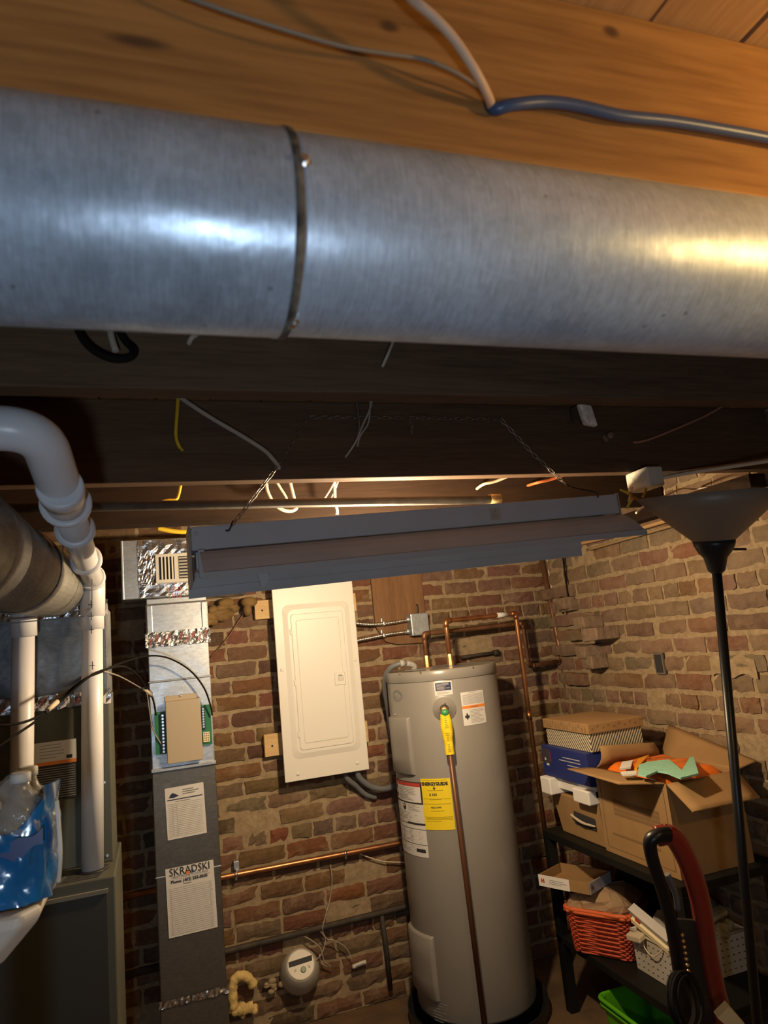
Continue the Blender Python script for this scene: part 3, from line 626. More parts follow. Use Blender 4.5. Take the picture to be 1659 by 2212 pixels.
# round warm air duct with elbow
t = thing('air_duct', 'dull round metal duct slanting back over the furnace beside the white pipe', 'duct', (-.29, 1.7, 1.72))
DA, DB = V((-.300, 1.13, 1.818)), V((-.285, 2.30, 1.872)); rr = .098
ax = (DB-DA).normalized()
mb = MB(); mb.lathe(DA+ax*.18, ax, [(rr, 0), (rr, .43), (rr+.003, .435), (rr+.003, .445), (rr, .45), (rr, (DB-DA).length-.18)], 48); obj('pipe', mb, M_flue, t)
prof = []; el = [DA+ax*.20, DA+ax*.10, DA+V((-.03, .01, 0)), DA+V((-.13, -.07, 0)), DA+V((-.30, -.12, 0)), DA+V((-.75, -.13, 0))]
for k in range(len(el)-1):
    mb = MB(); d = (el[k+1]-el[k]); mb.tube([el[k]-d.normalized()*.02, el[k+1]+d.normalized()*.015], [rr+.003-.0005*k, rr+.002-.0005*k], 40); obj('elbow_gore', mb, M_flue, t)
c = DA+ax*.62; ring = [c+V((cos(a), 0, sin(a)))*(rr+.0025) for a in [pi*(.0-k/14) for k in range(15)]]
mb = MB(); mb.strip([ring[0]+V((.004, 0, .24))] + ring + [ring[-1]+V((-.004, 0, .24))], .018, .0012, (0, 1, 0)); obj('hanger_strap', mb, M_dsteel, t)
c = DA+ax*.98; mb = MB(); mb.strip([c+V((.135, 0, .14)), c+V((.130, 0, -.085)), c+V((.11, 0, -.108)), c+V((-.12, 0, -.112))], .014, .002, (0, 1, 0)); obj('flat_hanger', mb, M_dsteel, t)

# white vinyl pipes
def dp(px, py, d): return EYE + ray(px, py)*d
t = thing('vent_pipe', 'white plastic pipe with a big elbow running back and down into the furnace ledge', 'pipe', (-.18, 2.3, 1.05))
A1 = V((-.9, 1.16, 2.0)); A2 = V((-.165, 1.16, 1.985)); A3 = V((-.142, 1.30, 1.915)); A4 = aty(207, 1252, 2.30); A4.x = -.168; A5 = V((-.186, 2.302, 1.05))
A4.z = 1.878
mb = MB(); mb.tube([A1, A2-V((.05, 0, -.002))], .0305, 24); obj('straight_pipe', mb, M_pvc, t)
elb = bend([A1*.15+A2*.85, A2+V((.008, 0, .0)), A3, A3*.9+A4*.1], .12, 10)
mb = MB(); mb.tube(elb, .0355, 28); e = obj('elbow', mb, M_pvc, t)
dirA = (A4-A3).normalized()
def collar(p, d, r, l, nm='collar', par=t, lip=.0):
    mb = MB(); d = d.normalized(); mb.lathe(p-d*l/2, d, [(r-.004, 0), (r, .002), (r, l-.002), (r-.004, l)] if not lip else [(r, 0), (r+lip, .001), (r+lip, l-.001), (r, l)], 28); return obj(nm, mb, M_pvc, par)
collar(A3-dirA*.01, dirA, .0385, .05)
collar(A3*.92+A4*.08, dirA, .0395, .012, lip=.006)
mb = MB(); mb.tube([A3, A4-dirA*.02], .0302, 24); obj('straight_pipe', mb, M_pvc, t)
for f in (.30, .66): collar(A3*(1-f)+A4*f, dirA, .031, .014, 'pipe_clip', lip=.010)
mb = MB(); mb.tube(bend([A4-dirA*.06, A4+V((0, .012, 0)), A4+V((-.004, .014, -.11))], .05, 8), .0355, 28); obj('elbow', mb, M_pvc, t)
collar(A4-dirA*.045, dirA, .0385, .022)
mb = MB(); mb.tube([A4+V((-.004, .014, -.06)), A4+V((-.005, .014, -.15))], .0335, 24); obj('coupling', mb, M_pvc, t)
mb = MB(); mb.tube([A4+V((-.004, .014, -.05)), A5], .0302, 28); obj('straight_pipe', mb, M_pvc, t)
mb = MB(); mb.lathe(A5, (0, 0, 1), [(.044, 0), (.044, .003), (.031, .004)], 28); obj('rubber_grommet', mb, M_black, t)
mb = MB()
for k, z in enumerate((1.80, 1.765, 1.725, 1.62)):
    o = V((-.172, 2.302-.0361, z)); mb.box((o.x-.001, o.y-.0006, o.z-.012), (o.x+.001, o.y+.003, o.z+.012)); mb.box((o.x-.008, o.y-.0006, o.z-.001), (o.x+.006, o.y+.004, o.z+.001))
obj('pen_marks', mb, M_ink, t)
t = thing('vent_pipe', 'white plastic pipe going straight down behind the water bottle pack', 'pipe', (-.37, 2.25, 1.05))
B3 = aty(50, 1285, 2.25); B5 = V((B3.x-.012, 2.262, 1.05)); B2 = V((B3.x-.055, 2.0, B3.z+.045)); B1 = V((B3.x-.20, 1.55, B3.z+.10))
mb = MB(); mb.tube([B1, B2, B3-V((.004, .06, -.01))], .0302, 24); obj('straight_pipe', mb, M_pvc, t)
mb = MB(); mb.tube(bend([B2*.4+B3*.6, B3, V((B3.x, 2.256, B3.z-.12))], .06, 8), .0355, 28); obj('elbow', mb, M_pvc, t)
collar(B2*.35+B3*.65, B3-B2, .037, .012, par=t, lip=.005)
mb = MB(); mb.tube([V((B3.x, 2.256, B3.z-.06)), B5], .0302, 28); obj('straight_pipe', mb, M_pvc, t)

# black thermostat cables
cb = pxs([(-40, 1568, 1.95), (40, 1563, 2.0), (95, 1540, 2.1), (140, 1500, 2.18), (185, 1466, 2.215), (222, 1450, 2.3), (262, 1432, 2.6), (320, 1417, 2.9), (365, 1422, 3.05), (410, 1448, 3.08), (440, 1485, 3.09), (455, 1525, 3.1), (458, 1545, 3.115)], 2.2)
cable('thermostat_cable', cb, .0034, M_cable_k, 'black cable arching from the white pipes over to the green circuit board')
cb2 = pxs([(-30, 1630, 1.95), (30, 1590, 2.0), (80, 1556, 2.1), (140, 1507, 2.17), (190, 1464, 2.21), (225, 1447, 2.3), (268, 1440, 2.6), (300, 1462, 2.9), (318, 1493, 3.05), (330, 1510, 3.1), (337, 1545, 3.12)], 2.2)
cable('thermostat_cable', cb2, .0034, M_cable_k, 'dark red tipped control cable running from the white pipes to the tan control box side')
cable('control_wire', pxs([(225, 1450, 2.3), (260, 1462, 2.7), (300, 1484, 3.0), (316, 1496, 3.05), (322, 1530, 3.09), (330, 1575, 3.12), (350, 1610, 3.125)], 2.3), .0025, M_cable_g, 'thin tan control wire hanging below the black cables to the circuit board')
for (a, b_), lb in ((((102, 1535, 2.10), (124, 1516, 2.145)), 'tan tape wrapped on the black cable between the white pipes'), (((312, 1488, 3.03), (326, 1502, 3.08)), 'tan tape wrapped where the control cables meet the riser')):
    mb = MB(); p0, p1 = aty(*a), aty(*b_); mb.tube([p0, p1], .0068, 10); single('tape_wrap', mb, M_cable_w, lb, 'tape')

# water bottles on white basin
t = thing('bottle_pack', 'shrink wrapped pack of water bottles in blue plastic on the white basin', 'bottle pack', (-.25, 1.2, 1.285))
M_bl = mat('blue shrink wrap', (.015, .10, .36), .18, var=.5, vscale=10, col2=(.02, .22, .58), bump=.25, bscale=14, coat=.6)
M_clear = mat('clear bottle plastic', (.50, .47, .42), .08, trans=.45, bump=.4, bscale=30)
def bot(x, y, k):
    mb = MB(); z = 1.29
    mb.lathe((x, y, z), (0, 0, 1), [(.024, 0), (.031, .006), (.032, .03), (.0305, .045), (.032, .06), (.032, .10), (.026, .125), (.014, .15), (.0125, .155), (.0125, .16)], 20); o = obj('bottle', mb, M_clear, t)
    mb = MB(); mb.lathe((x, y, z+.16), (0, 0, 1), [(.0145, 0), (.0145, .012), (.012, .014)], 16); obj('cap', mb, M_paper, o)
k = 0
for i in range(4):
    for j in range(2): bot(-.196-.065*i, 1.22+.067*j, k); k += 1
Rw = random.Random(8); ph = [Rw.uniform(0, 6) for _ in range(8)]
def wrap(zlo, zhi, lump, name, m, n=72, kk=14, top=None):
    mb = MB()
    def p(a, b):
        q = 2*pi*a; cx, cy = -.294, 1.255; hx, hy = .141, .080
        ex = abs(cos(q))**.42*(1 if cos(q) > 0 else -1); ey = abs(sin(q))**.42*(1 if sin(q) > 0 else -1)
        s = 1 + .035*sin(q*9+ph[0])*sin(b*9+ph[1]) + lump*sin(q*17+b*11+ph[2])
        sh = 1 if top is None else (1-top*b*b)
        zt = zhi + (.055*max(0, cos(q))**3 if name == 'blue_wrap' else 0); return V((cx+hx*ex*s*sh, cy+hy*ey*s*sh, zlo+(zt-zlo)*b + .008*sin(q*5+ph[3])*b))
    mb.grid(p, n, kk, True); return obj(name, mb, m, t, normals=False)
wrap(1.288, 1.392, .012, 'blue_wrap', M_bl)
M_film = mat('clear shrink film', (.62, .62, .6), .10, bump=1., bscale=22, alpha=.3)
wrap(1.383, 1.452, .03, 'clear_film', M_film, top=.35)
mb = MB(); mb.strip(smooth_path([(-.141, 1.185, 1.31), (-.1385, 1.186, 1.345), (-.140, 1.188, 1.38), (-.143, 1.19, 1.42)], 5), .012, .004, (0, 1, 0)); obj('clear_fold', mb, mat('pale film', (.55, .55, .52), .2), t)
Pw = plane((-.262, 1.1755, 1.30), (1, 0, 0), (0, 0, 1))
mb = MB(); mb.lathe((-.238, 1.180, 1.345), (0, -1, 0), [(.017, 0), (.017, .002)], 24); obj('green_badge', mb, mat('green print', (.12, .36, .05), .4), t)
mb = MB(); rect(mb, Pw, .012, -.004, .042, .028, .001); obj('price_tag', mb, M_paper, t, normals=False)
mb = MB(); mb.grid(lambda a, b: V((-.29+.13*a, 1.1765, 1.372+.014*sin(a*7)*.6+(b-.5)*(.022+.008*sin(a*19)))), 30, 2, True); obj('dark_blue_wave', mb, mat('dark blue print', (.01, .025, .17), .35), t, normals=False)

t = thing('white_basin', 'white plastic basin with tapered corner under the water bottles', 'basin', (-.3, 1.25, 0))
mb = MB()
top = [(-.62, 1.15), (-.185, 1.15), (-.165, 1.18), (-.165, 1.35), (-.62, 1.35)]; bot_ = [(-.60, 1.165), (-.240, 1.165), (-.217, 1.19), (-.217, 1.33), (-.60, 1.33)]
n = 5; zt, zb = 1.285, 1.215
mb.add([(x, y, zt) for x, y in top]+[(x, y, zt-.016) for x, y in top]+[(x, y, zb) for x, y in bot_], [tuple(range(5)), tuple(range(14, 9, -1))]+[(k*5+i, k*5+(i+1) % 5, k*5+5+(i+1) % 5, k*5+5+i) for k in range(2) for i in range(5)])
obj('bowl', mb, mat('white plastic', (.66, .63, .57), .45), t, bevel=.008, seg=3)
for x, y, r in ((-.238, 1.21, .014), (-.272, 1.27, .020), (-.57, 1.2, .016), (-.57, 1.31, .016)):
    mb = MB(); mb.tube([(x, y, 1.214), (x, y, .004)], r, 16); obj('leg', mb, M_blackm, t)

# ------------------------------------------------------------------ sheet metal riser and vent box
RX0, RX1, RY = -.022, .228, 3.15
t = thing('duct_riser', 'tall rectangular sheet metal duct rising along the brick wall to the vent box', 'duct', ((RX0+RX1)/2, 3.25, 0))
zA = aty(390, 1388, RY).z; zB = aty(400, 1655, RY).z; zC = aty(400, 1885, RY).z; zD = aty(400, 2158, RY).z; zE = aty(385, 1302, RY).z
zF = aty(390, 1467, RY).z
M_riser2 = galv('riser steel reflecting brown', (.22, .21, .19), .42, spangle=130, oxide=.2, dent=.04)  # dark brown reflection low on the riser is put into this colour
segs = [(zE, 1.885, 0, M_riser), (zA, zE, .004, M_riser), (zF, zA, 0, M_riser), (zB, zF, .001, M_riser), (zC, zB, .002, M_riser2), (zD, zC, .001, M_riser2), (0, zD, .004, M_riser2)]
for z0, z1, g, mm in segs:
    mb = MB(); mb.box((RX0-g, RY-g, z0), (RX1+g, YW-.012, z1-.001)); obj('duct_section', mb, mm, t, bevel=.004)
for z, h, d in ((zB, .014, .016), (zF, .006, .006), (zC, .006, .004)):
    mb = MB(); mb.box((RX0-.004, RY-d, z-h/2), (RX1+.004, RY+.002, z+h/2)); obj('drive_cleat', mb, M_galv2, t, bevel=.002)
for x in (RX0+.012, RX1-.012):
    mb = MB(); mb.box((x-.012, RY-.008, zA+.02), (x+.012, RY-.002, zE-.004)); obj('standing_seam', mb, M_riser, t, bevel=.003)
foil('foil_tape', (RX0-.008, RY-.006, zA-.010), (1, 0, 0), (0, 0, 1), RX1-RX0+.016, .062, t, .005, 26, m=mat('shadowy foil', (.45, .44, .43), .35, .9, bump=.6, bscale=60), seed=7)
mb = MB(); Pr = plane((RX0, RY-.0125, zA-.005), (1, 0, 0), (0, 0, 1))
for k in range(10):
    if k in (4,): continue
    for q in (0, .006): mb.add([Pr(u, v+.014*(k % 2), 0) for u, v in ((.004+.025*k+q, .004), (.0065+.025*k+q, .004), (.016+.025*k+q, .034), (.0135+.025*k+q, .034))], [(0, 1, 2, 3)])
obj('tape_print', mb, mat('tape red print', (.55, .12, .09), .5), t, normals=False)
foil('foil_tape', (RX0-.006, RY-.005, zD-.012), (1, 0, 0), (0, 0, 1), RX1-RX0+.014, .024, t, .006, 30, seed=9)

c0 = aty(262, 1165, RY); c3 = aty(262, 1300, RY)
BX0, BX1, BZ0, BZ1, BY = c0.x, .42, 1.886, 2.142, RY-.004
t = thing('vent_box', 'foil taped sheet metal duct box with white register grille behind the light', 'duct', ((BX0+BX1)/2, 3.25, BZ0))
mb = MB(); mb.box((BX0, BY, BZ0), (BX1, YW-.012, BZ1)); obj('box', mb, M_riser, t, bevel=.004)
mb = MB(); mb.box((BX0-.004, BY-.004, BZ0), (BX0+.006, BY+.006, BZ1)); obj('corner_bead', mb, M_riser, t, bevel=.003)
fx0 = aty(298, 1200, BY).x; gz0, gz1 = aty(380, 1258, BY).z, aty(380, 1196, BY).z; gx0 = aty(336, 1230, BY).x; gx1 = gx0+.26
foil('foil_tape', (fx0, BY-.001, BZ0+.004), (1, 0, 0), (0, 0, 1), BX1-fx0-.02, gz0-BZ0-.006, t, .0035, 22, seed=2)
foil('foil_tape', (fx0, BY-.001, gz1), (1, 0, 0), (0, 0, 1), BX1-fx0-.02, BZ1-gz1-.006, t, .004, 22, seed=3)
foil('foil_tape', (fx0, BY-.002, gz0-.006), (1, 0, 0), (0, 0, 1), gx0-fx0+.004, gz1-gz0+.014, t, .004, 12, seed=5)
Pv = plane((gx0, BY-.0105, gz0-.042), (1, 0, 0), (0, 0, 1)); mR = mat('tape red print', (.55, .12, .09), .5)
letters('tape_print', '11/23', .026, Pv, .045, .004, mR, t); letters('tape_print', '11/23', .026, Pv, .045, -.024, mR, t)
mb = MB(); mb.box((gx0, BY-.014, gz0), (gx1, BY-.008, gz1)); g = obj('register_grille', mb, mat('white register paint', (.82, .78, .68), .4), t, bevel=.002)
mb = MB(); mb.box((gx0+.014, BY-.0145, gz0+.014), (gx0+.078, BY-.0139, gz1-.014)); mb.box((gx0+.096, BY-.0145, gz0+.014), (gx1-.014, BY-.0139, gz1-.014)); obj('grille_opening', mb, M_ink, g)
mb = MB()
for k in range(4): mb.obox((gx0+.026+.0145*k, BY-.019, (gz0+gz1)/2), (.0028, .003, 0), (-.0008, .0008, 0), (0, 0, (gz1-gz0)/2-.014))
hh = gz1-gz0
for k in range(7): mb.obox((gx0+.165, BY-.018, gz0+.022+k*(hh-.044)/6), (.068, 0, 0), (0, .003, .0025), (0, -.0008, .001))
obj('louvers', mb, MATS['white register paint'], g)

# tan control box with circuit boards
c = aty(358, 1505, 3.10); d = aty(440, 1636, 3.10)
t = thing('control_box', 'tan plastic cover over two green circuit boards on the riser', 'control box', ((c.x+d.x)/2, 3.12, d.z))
ty0 = aty(362, 1516, 3.10).z; tz0 = aty(400, 1646, 3.10).z; tx0 = aty(360, 1600, 3.10).x; tx1 = aty(437, 1600, 3.10).x; tzt = aty(395, 1500, 3.14).z
mb = MB(); mb.box((tx0, 3.10, tz0), (tx1, RY-.003, ty0)); obj('cover', mb, M_tan, t, bevel=.003)
mb = MB(); mb.box((tx0, 3.141, ty0-.005), (tx1-.012, RY-.004, tzt)); fl_ = obj('mounting_flange', mb, M_tan, t, bevel=.002)
p = V(((tx0+tx1)/2-.006, 3.141, (ty0+tzt)/2+.006)); mb = MB(); mb.lathe(p, (0, -1, 0), [(.005, 0), (.005, .003), (.003, .005)], 10); obj('screw', mb, M_steel, t)
for (pa, pb, cols_, nm) in (((333, 1540), (360, 1628), 12, 'l'), ((438, 1526), (459, 1607), 8, 'r')):
    a, b = aty(*pa, 3.13), aty(*pb, 3.13)
    if nm == 'l': b.x = tx0+.01
    else: a.x = tx1-.01
    zt_, zb_ = (a.z, b.z) if nm == 'l' else (a.z+.005, b.z)
    mb = MB(); mb.box((min(a.x, b.x), 3.132, zb_), (max(a.x, b.x), 3.136, zt_)); pc = obj('circuit_board', mb, M_green, t)
    xs = tx0-.012 if nm == 'l' else tx1+.010
    mb = MB(); h = (zt_-zb_)*(1 if nm == 'l' else .6); mb.box((xs-.007, 3.118, zt_-h), (xs+.007, 3.132, zt_-.006)); obj('terminal_strip', mb, M_black, pc)
    for k in range(cols_):
        mb = MB(); mb.lathe((xs, 3.118, zt_-.014-(h-.024)*k/(cols_-1)), (0, -1, 0), [(.0045, 0), (.0045, .0015)], 10); obj('terminal_screw', mb, M_steel, pc)
    if nm == 'r':
        mb = MB(); mb.box((xs-.004, 3.120, zb_+.012), (xs+.022, 3.132, zb_+.052)); cn = obj('plug_connector', mb, M_cream, pc, bevel=.001)
        mb = MB()
        for i in range(3):
            for j in range(4): mb.box((xs+.0005+.007*i, 3.1195, zb_+.017+.009*j), (xs+.004+.007*i, 3.1201, zb_+.0215+.009*j))
        obj('pin_holes', mb, M_ink, cn)
# service sheets
def sheet(name, pts, label):
    a, b, c_, d_ = [aty(px, py, RY-.0045) for px, py in pts]
    X = ((b-a)+(c_-d_)).normalized(); w = ((b-a).length+(c_-d_).length)/2; h = ((d_-a).length+(c_-b).length)/2
    o = (a+b+c_+d_)/4; Yv = V((0, -1, 0)).cross(X); 
    if Yv.z < 0: Yv = -Yv
    P = plane(o - X*w/2 - Yv*h/2, X, Yv); t = thing(name, label, 'paper', P(w/2, 0, 0))
    mb = MB(); mb.slab(lambda u, v: (P(u*w, v*h, .0004+.0006*sin(u*5)*v), V((0, -1, 0))), 6, 6, .0004, False); obj('sheet', mb, M_paper, t)
    return t, P, w, h
t, P, w, h = sheet('service_sheet', ((357, 1703), (440, 1690), (446, 1798), (361, 1817)), 'upper printed service record sheet with dark blue heading on the riser')
mb = MB()
for k in range(19): v = h*.06+h*.62*k/18; rect(mb, P, w*.06, v, w*.94, v+.0009, .0035, 3)
for u in (.17, .28): rect(mb, P, w*u, h*.06, w*u+.0008, h*.68, .0035)
obj('ruled_lines', mb, M_lgrey, t, normals=False)
mb = MB(); rect(mb, P, w*.05, h*.755, w*.95, h*.770, .0036, 3); obj('blue_bar', mb, M_navy, t, normals=False)
print_lines(P, w*.45, w*.95, h*.83, h*.95, 3, M_grey, t, .003, .0035)
mb = MB(); mb.add([P(w*(.10+u*.25), h*(.80+v*.10), .0036) for u, v in ((0, .1), (.5, 0), (1, .25), (.8, .5), (.62, .7), (.35, .95), (.15, .6))], [tuple(range(7))]); obj('printed_logo', mb, M_navy, t, normals=False)
print_lines(P, w*.25, w*.75, h*.70, h*.74, 1, M_grey, t, .002, .0035)
t, P, w, h = sheet('service_sheet', ((359, 1878), (463, 1856), (468, 2003), (363, 2028)), 'lower printed service record sheet with big lettering across its top on the riser')
mb = MB()
for k in range(24): v = h*.04+h*.66*k/23; rect(mb, P, w*.05, v, w*.95, v+.0009, .0035, 3)
for u in (.09, .90): rect(mb, P, w*u, h*.04, w*u+.0008, h*.70, .0035)
obj('ruled_lines', mb, M_lgrey, t, normals=False)
mb = MB(); rect(mb, P, w*.1, h*.965, w*.9, h*.968, .0035, 3); rect(mb, P, w*.06, h*.825, w*.94, h*.828, .0035, 3); obj('rule_lines', mb, M_grey, t, normals=False)
letters('heading', 'SKRADSKI', w*.215, P, w*.5, h*.885, M_ink, t, 'CENTER', .0036, sx=.88)
letters('subheading', 'HEATING & COOLING', w*.075, P, w*.5, h*.845, M_grey, t, 'CENTER', .0036)
letters('phone_line', 'Phone: (402) 555-0505', w*.082, P, w*.48, h*.775, M_ink, t, 'CENTER', .0036, bold=.0004)
print_lines(P, w*.35, w*.6, h*.735, h*.755, 1, M_grey, t, .002, .0035)
mb = MB(); mb.add([P(w*u, h*v, .0033) for u, v in ((.44, .865), (.40, .90), (.43, .94), (.46, .915), (.49, .95), (.50, .89), (.48, .86))], [tuple(range(7))]); obj('flame_mark', mb, M_orange, t, normals=False)
mb = MB(); mb.add([P(w*u, h*v, .0033) for u, v in ((.52, .87), (.51, .92), (.55, .945), (.585, .91), (.57, .87))], [tuple(range(5))]); obj('drop_mark', mb, mat('blue print', (.10, .3, .6), .6), t, normals=False)
# foam between box and wall
mb = MB(); R = random.Random(12)
for k in range(16):
    p = aty(450+R.uniform(0, 1)*105*(1-k/40), 1292+R.uniform(0, 30)+k*2.2, 3.36)
    mb.ball(p, (R.uniform(.02, .045), R.uniform(.02, .03), R.uniform(.015, .03)), 10, 7)
single('spray_foam', mb, mat('aged foam', (.22, .13, .045), .9, var=.3, vscale=20, bump=.8, bscale=30), 'brownish yellow spray foam on the bricks beside the riser top', 'foam')
cable('stray_wire', [aty(555, 1290, 3.37), aty(520, 1335, 3.385), aty(490, 1380, 3.385), aty(455, 1420, 3.385)], .003, M_copd, 'thin coppery wire slanting down the bricks beside the riser', 'wire')

# ------------------------------------------------------------------ electrical panel
PX0, PX1, PZ0, PZ1, PY = .542, .940, 1.025, 1.930, 3.30
t = thing('electrical_panel', 'cream white electrical breaker panel mounted on the brick wall', 'electrical panel', ((PX0+PX1)/2, 3.34, PZ0))
mb = MB(); mb.box((PX0+.02, PY+.012, PZ0+.02), (PX1-.02, 3.358, PZ1-.02)); obj('back_box', mb, M_dsteel, t)
mb = MB(); mb.box((PX0, PY, PZ0), (PX1, PY+.014, PZ1)); obj('cover', mb, M_panel, t, bevel=.003, seg=3)
dx0, dx1 = aty(640, 1480, PY).x, aty(750, 1480, PY).x; dz0, dz1 = aty(700, 1611, PY).z, aty(680, 1326, PY).z
def rrect(x0, x1, z0, z1, r, n=5):
    out = []
    for cx, cz, a0 in ((x1-r, z1-r, 0), (x0+r, z1-r, pi/2), (x0+r, z0+r, pi), (x1-r, z0+r, 1.5*pi)):
        out += [(cx+cos(a0+pi/2*k/n)*r, cz+sin(a0+pi/2*k/n)*r) for k in range(n+1)]
    return out
def frustum(name, x0, x1, z0, z1, r, y0, y1, ins, par, m=M_panel):
    A = rrect(x0, x1, z0, z1, r); B = rrect(x0+ins, x1-ins, z0+ins, z1-ins, r); n = len(A); mb = MB()
    mb.add([(x, y0, z) for x, z in A]+[(x, y1, z) for x, z in B], [(i, (i+1) % n, n+(i+1) % n, n+i) for i in range(n)]+[tuple(range(n, 2*n))]); return obj(name, mb, m, par)
frustum('door_surround', dx0-.042, dx1+.042, dz0-.042, dz1+.052, .03, PY, PY-.007, .024, t)
dr = frustum('door', dx0-.006, dx1+.006, dz0-.006, dz1+.006, .014, PY-.007, PY-.0105, .003, t)
frustum('door_field', dx0+.016, dx1-.016, dz0+.022, dz1-.022, .012, PY-.0105, PY-.0125, .004, dr)
lx, lz = aty(734, 1466, PY-.012).x, aty(734, 1466, PY-.012).z
frustum('latch_plate', lx-.028, lx+.028, lz-.031, lz+.031, .004, PY-.0105, PY-.0165, .004, dr)
frustum('latch_thumb', lx-.010, lx+.018, lz-.010, lz+.014, .003, PY-.0165, PY-.0185, .002, dr, mat('latch shade', (.7, .67, .6), .4))
mb = MB(); mb.box((lx-.006, PY-.0195, lz+.014), (lx+.012, PY-.0165, lz+.019)); obj('latch_slot', mb, M_grey, dr)
for px, py in ((628, 1365), (637, 1475), (645, 1587)):
    p = aty(px, py, PY-.008); mb = MB(); mb.box((p.x-.004, PY-.0125, p.z-.014), (p.x+.004, PY-.006, p.z+.014)); obj('hinge', mb, M_panel, dr, bevel=.002)
for px, py in ((609, 1447), (767, 1425), (644, 1672), (772, 1648)):
    p = aty(px, py, PY); mb = MB(); mb.lathe(p, (0, -1, 0), [(.0085, 0), (.0085, .001), (.007, .0035), (.003, .0042)], 16); obj('cover_screw', mb, M_panel, t)
for (pa, pb), lb in ((((549, 1298), (583, 1336)), 'upper pine mounting board behind the electrical panel'), (((570, 1588), (600, 1632)), 'lower pine mounting board behind the electrical panel')):
    a, b = aty(*pa, 3.36), aty(*pb, 3.36)
    tt = thing('mounting_board', lb, 'board', (.72, 3.38, b.z), 'pine boards behind the panel')
    mb = MB(); mb.box((a.x, 3.36, b.z), (.968, 3.394, a.z)); obj('board', mb, M_pine, tt, bevel=.002)
    mb = MB(); mb.lathe(((a.x+.035), 3.36, (a.z+b.z)/2-.004), (0, -1, 0), [(.005, 0), (.005, .001)], 12); obj('screw', mb, M_ink, tt)

# plywood board, metal junction box, flexible conduits
a = aty(802, 1235, 3.375); b = aty(925, 1388, 3.375); zlo = aty(860, 1392, 3.375).z
mb = MB(); mb.prism([(a.x-.005, 2.0), (a.x-.005, zlo+.10), (a.x+.04, zlo+.02), (a.x+.10, zlo), (b.x-.02, zlo-.005), (b.x+.004, zlo+.01), (b.x+.004, 2.0)], lambda u, v, w: V((u, w, v)), 3.375, 3.393)
single('backing_board', mb, M_board, 'dark brown backing board on the bricks beside the electrical panel', 'board', bevel=.003)
a, b = aty(886, 1326, 3.315), aty(929, 1370, 3.315)
t = thing('metal_junction_box', 'small square grey metal box on the brown board where conduits end', 'junction box', ((a.x+b.x)/2, 3.34, b.z))
mb = MB(); mb.box((a.x, 3.315, b.z), (b.x, 3.374, a.z)); obj('box', mb, M_galv2, t, bevel=.003)
mb = MB(); mb.box((a.x+.002, 3.311, b.z+.002), (b.x-.002, 3.315, a.z-.002)); obj('cover_plate', mb, M_galv2, t, bevel=.002)
for px, py in ((895, 1369), (924, 1327)):
    p = aty(px, py, 3.311); mb = MB(); mb.lathe(p, (0, -1, 0), [(.004, 0), (.004, .002)], 8); obj('screw', mb, M_steel, t)
jx = a.x
mb = MB(); k0 = aty(900, 1306, 3.36); mb.tube(smooth_path([k0, k0+V((.001, -.008, -.01)), k0+V((0, -.004, -.045))], 4), .004, 8); single('cable_end', mb, M_black, 'short black cord end above the small metal box', 'cord')
def flex(pts, r):
    pts = smooth_path(pts, 4); L = sum((q-p).length for p, q in zip(pts, pts[1:])); n = int(L/.0028); out = []; rs = []
    acc = [0]
    for p, q in zip(pts, pts[1:]): acc.append(acc[-1]+(q-p).length)
    for k in range(n+1):
        s = L*k/n; i = max(j for j in range(len(acc)) if acc[j] <= s+1e-9); i = min(i, len(pts)-2); f = (s-acc[i])/max(acc[i+1]-acc[i], 1e-6)
        out.append(pts[i].lerp(pts[i+1], f)); rs.append(r if k % 3 else r*.78)
    mb = MB(); mb.tube(out, rs, 12); return mb
M_flex = mat('flexible steel conduit', (.62, .58, .5), .3, .95)
for pl, lb in (([(766, 1346, 3.35), (800, 1349, 3.345), (840, 1346, 3.34), (886, 1338, 3.34)], 'upper ribbed steel conduit between panel and small metal box'), ([(770, 1384, 3.35), (800, 1378, 3.345), (840, 1370, 3.34), (886, 1364, 3.34)], 'lower ribbed steel conduit between panel and small metal box')):
    pts = pxs(pl, 3.34)
    t = thing('flexible_conduit', lb, 'conduit', pts[1], 'flexible conduits')
    obj('conduit', flex(pts, .0092), M_flex, t)
    q = pts[2].lerp(pts[1], .25); mb = MB(); mb.box((q.x-.007, q.y-.0105, q.z-.0105), (q.x+.007, 3.374, q.z+.0105)); mb.box((q.x-.006, 3.368, q.z), (q.x+.006, 3.374, q.z+.03)); obj('strap', mb, M_steel, t, bevel=.003)
    mb = MB(); e = pts[-1]; mb.tube([e-V((.022, 0, -.002)), e], .0125, 10); obj('connector', mb, M_galv2, t)

# ------------------------------------------------------------------ water heater
HC = V((1.268, 3.09, 0)); HR = .255; HT = 1.462; HB = .075
t = thing('water_heater', 'tall grey electric water heater standing by the brick corner', 'water heater', HC)
def HP(az0, z0):
    """surface map around azimuth az0 (toward the room), u to the right"""
    def P(u, v, w=0):
        a = az0 + u/HR; return V((HC.x+sin(a)*(HR+w), HC.y-cos(a)*(HR+w), z0+v))
    return P
def hit(px, py):
    d = ray(px, py); a = d.x**2+d.y**2; b = d.x*(EYE.x-HC.x)+d.y*(EYE.y-HC.y); c_ = (EYE.x-HC.x)**2+(EYE.y-HC.y)**2-HR**2
    s = (-b-sqrt(max(b*b-a*c_, 0)))/a; p = EYE+d*s; return atan2(p.x-HC.x, HC.y-p.y), p.z
mb = MB(); mb.lathe(HC, (0, 0, 1), [(HR-.004, HB), (HR, HB+.01), (HR, HT-.042), (HR-.001, HT-.040)], 72); obj('tank_jacket', mb, M_tank, t)
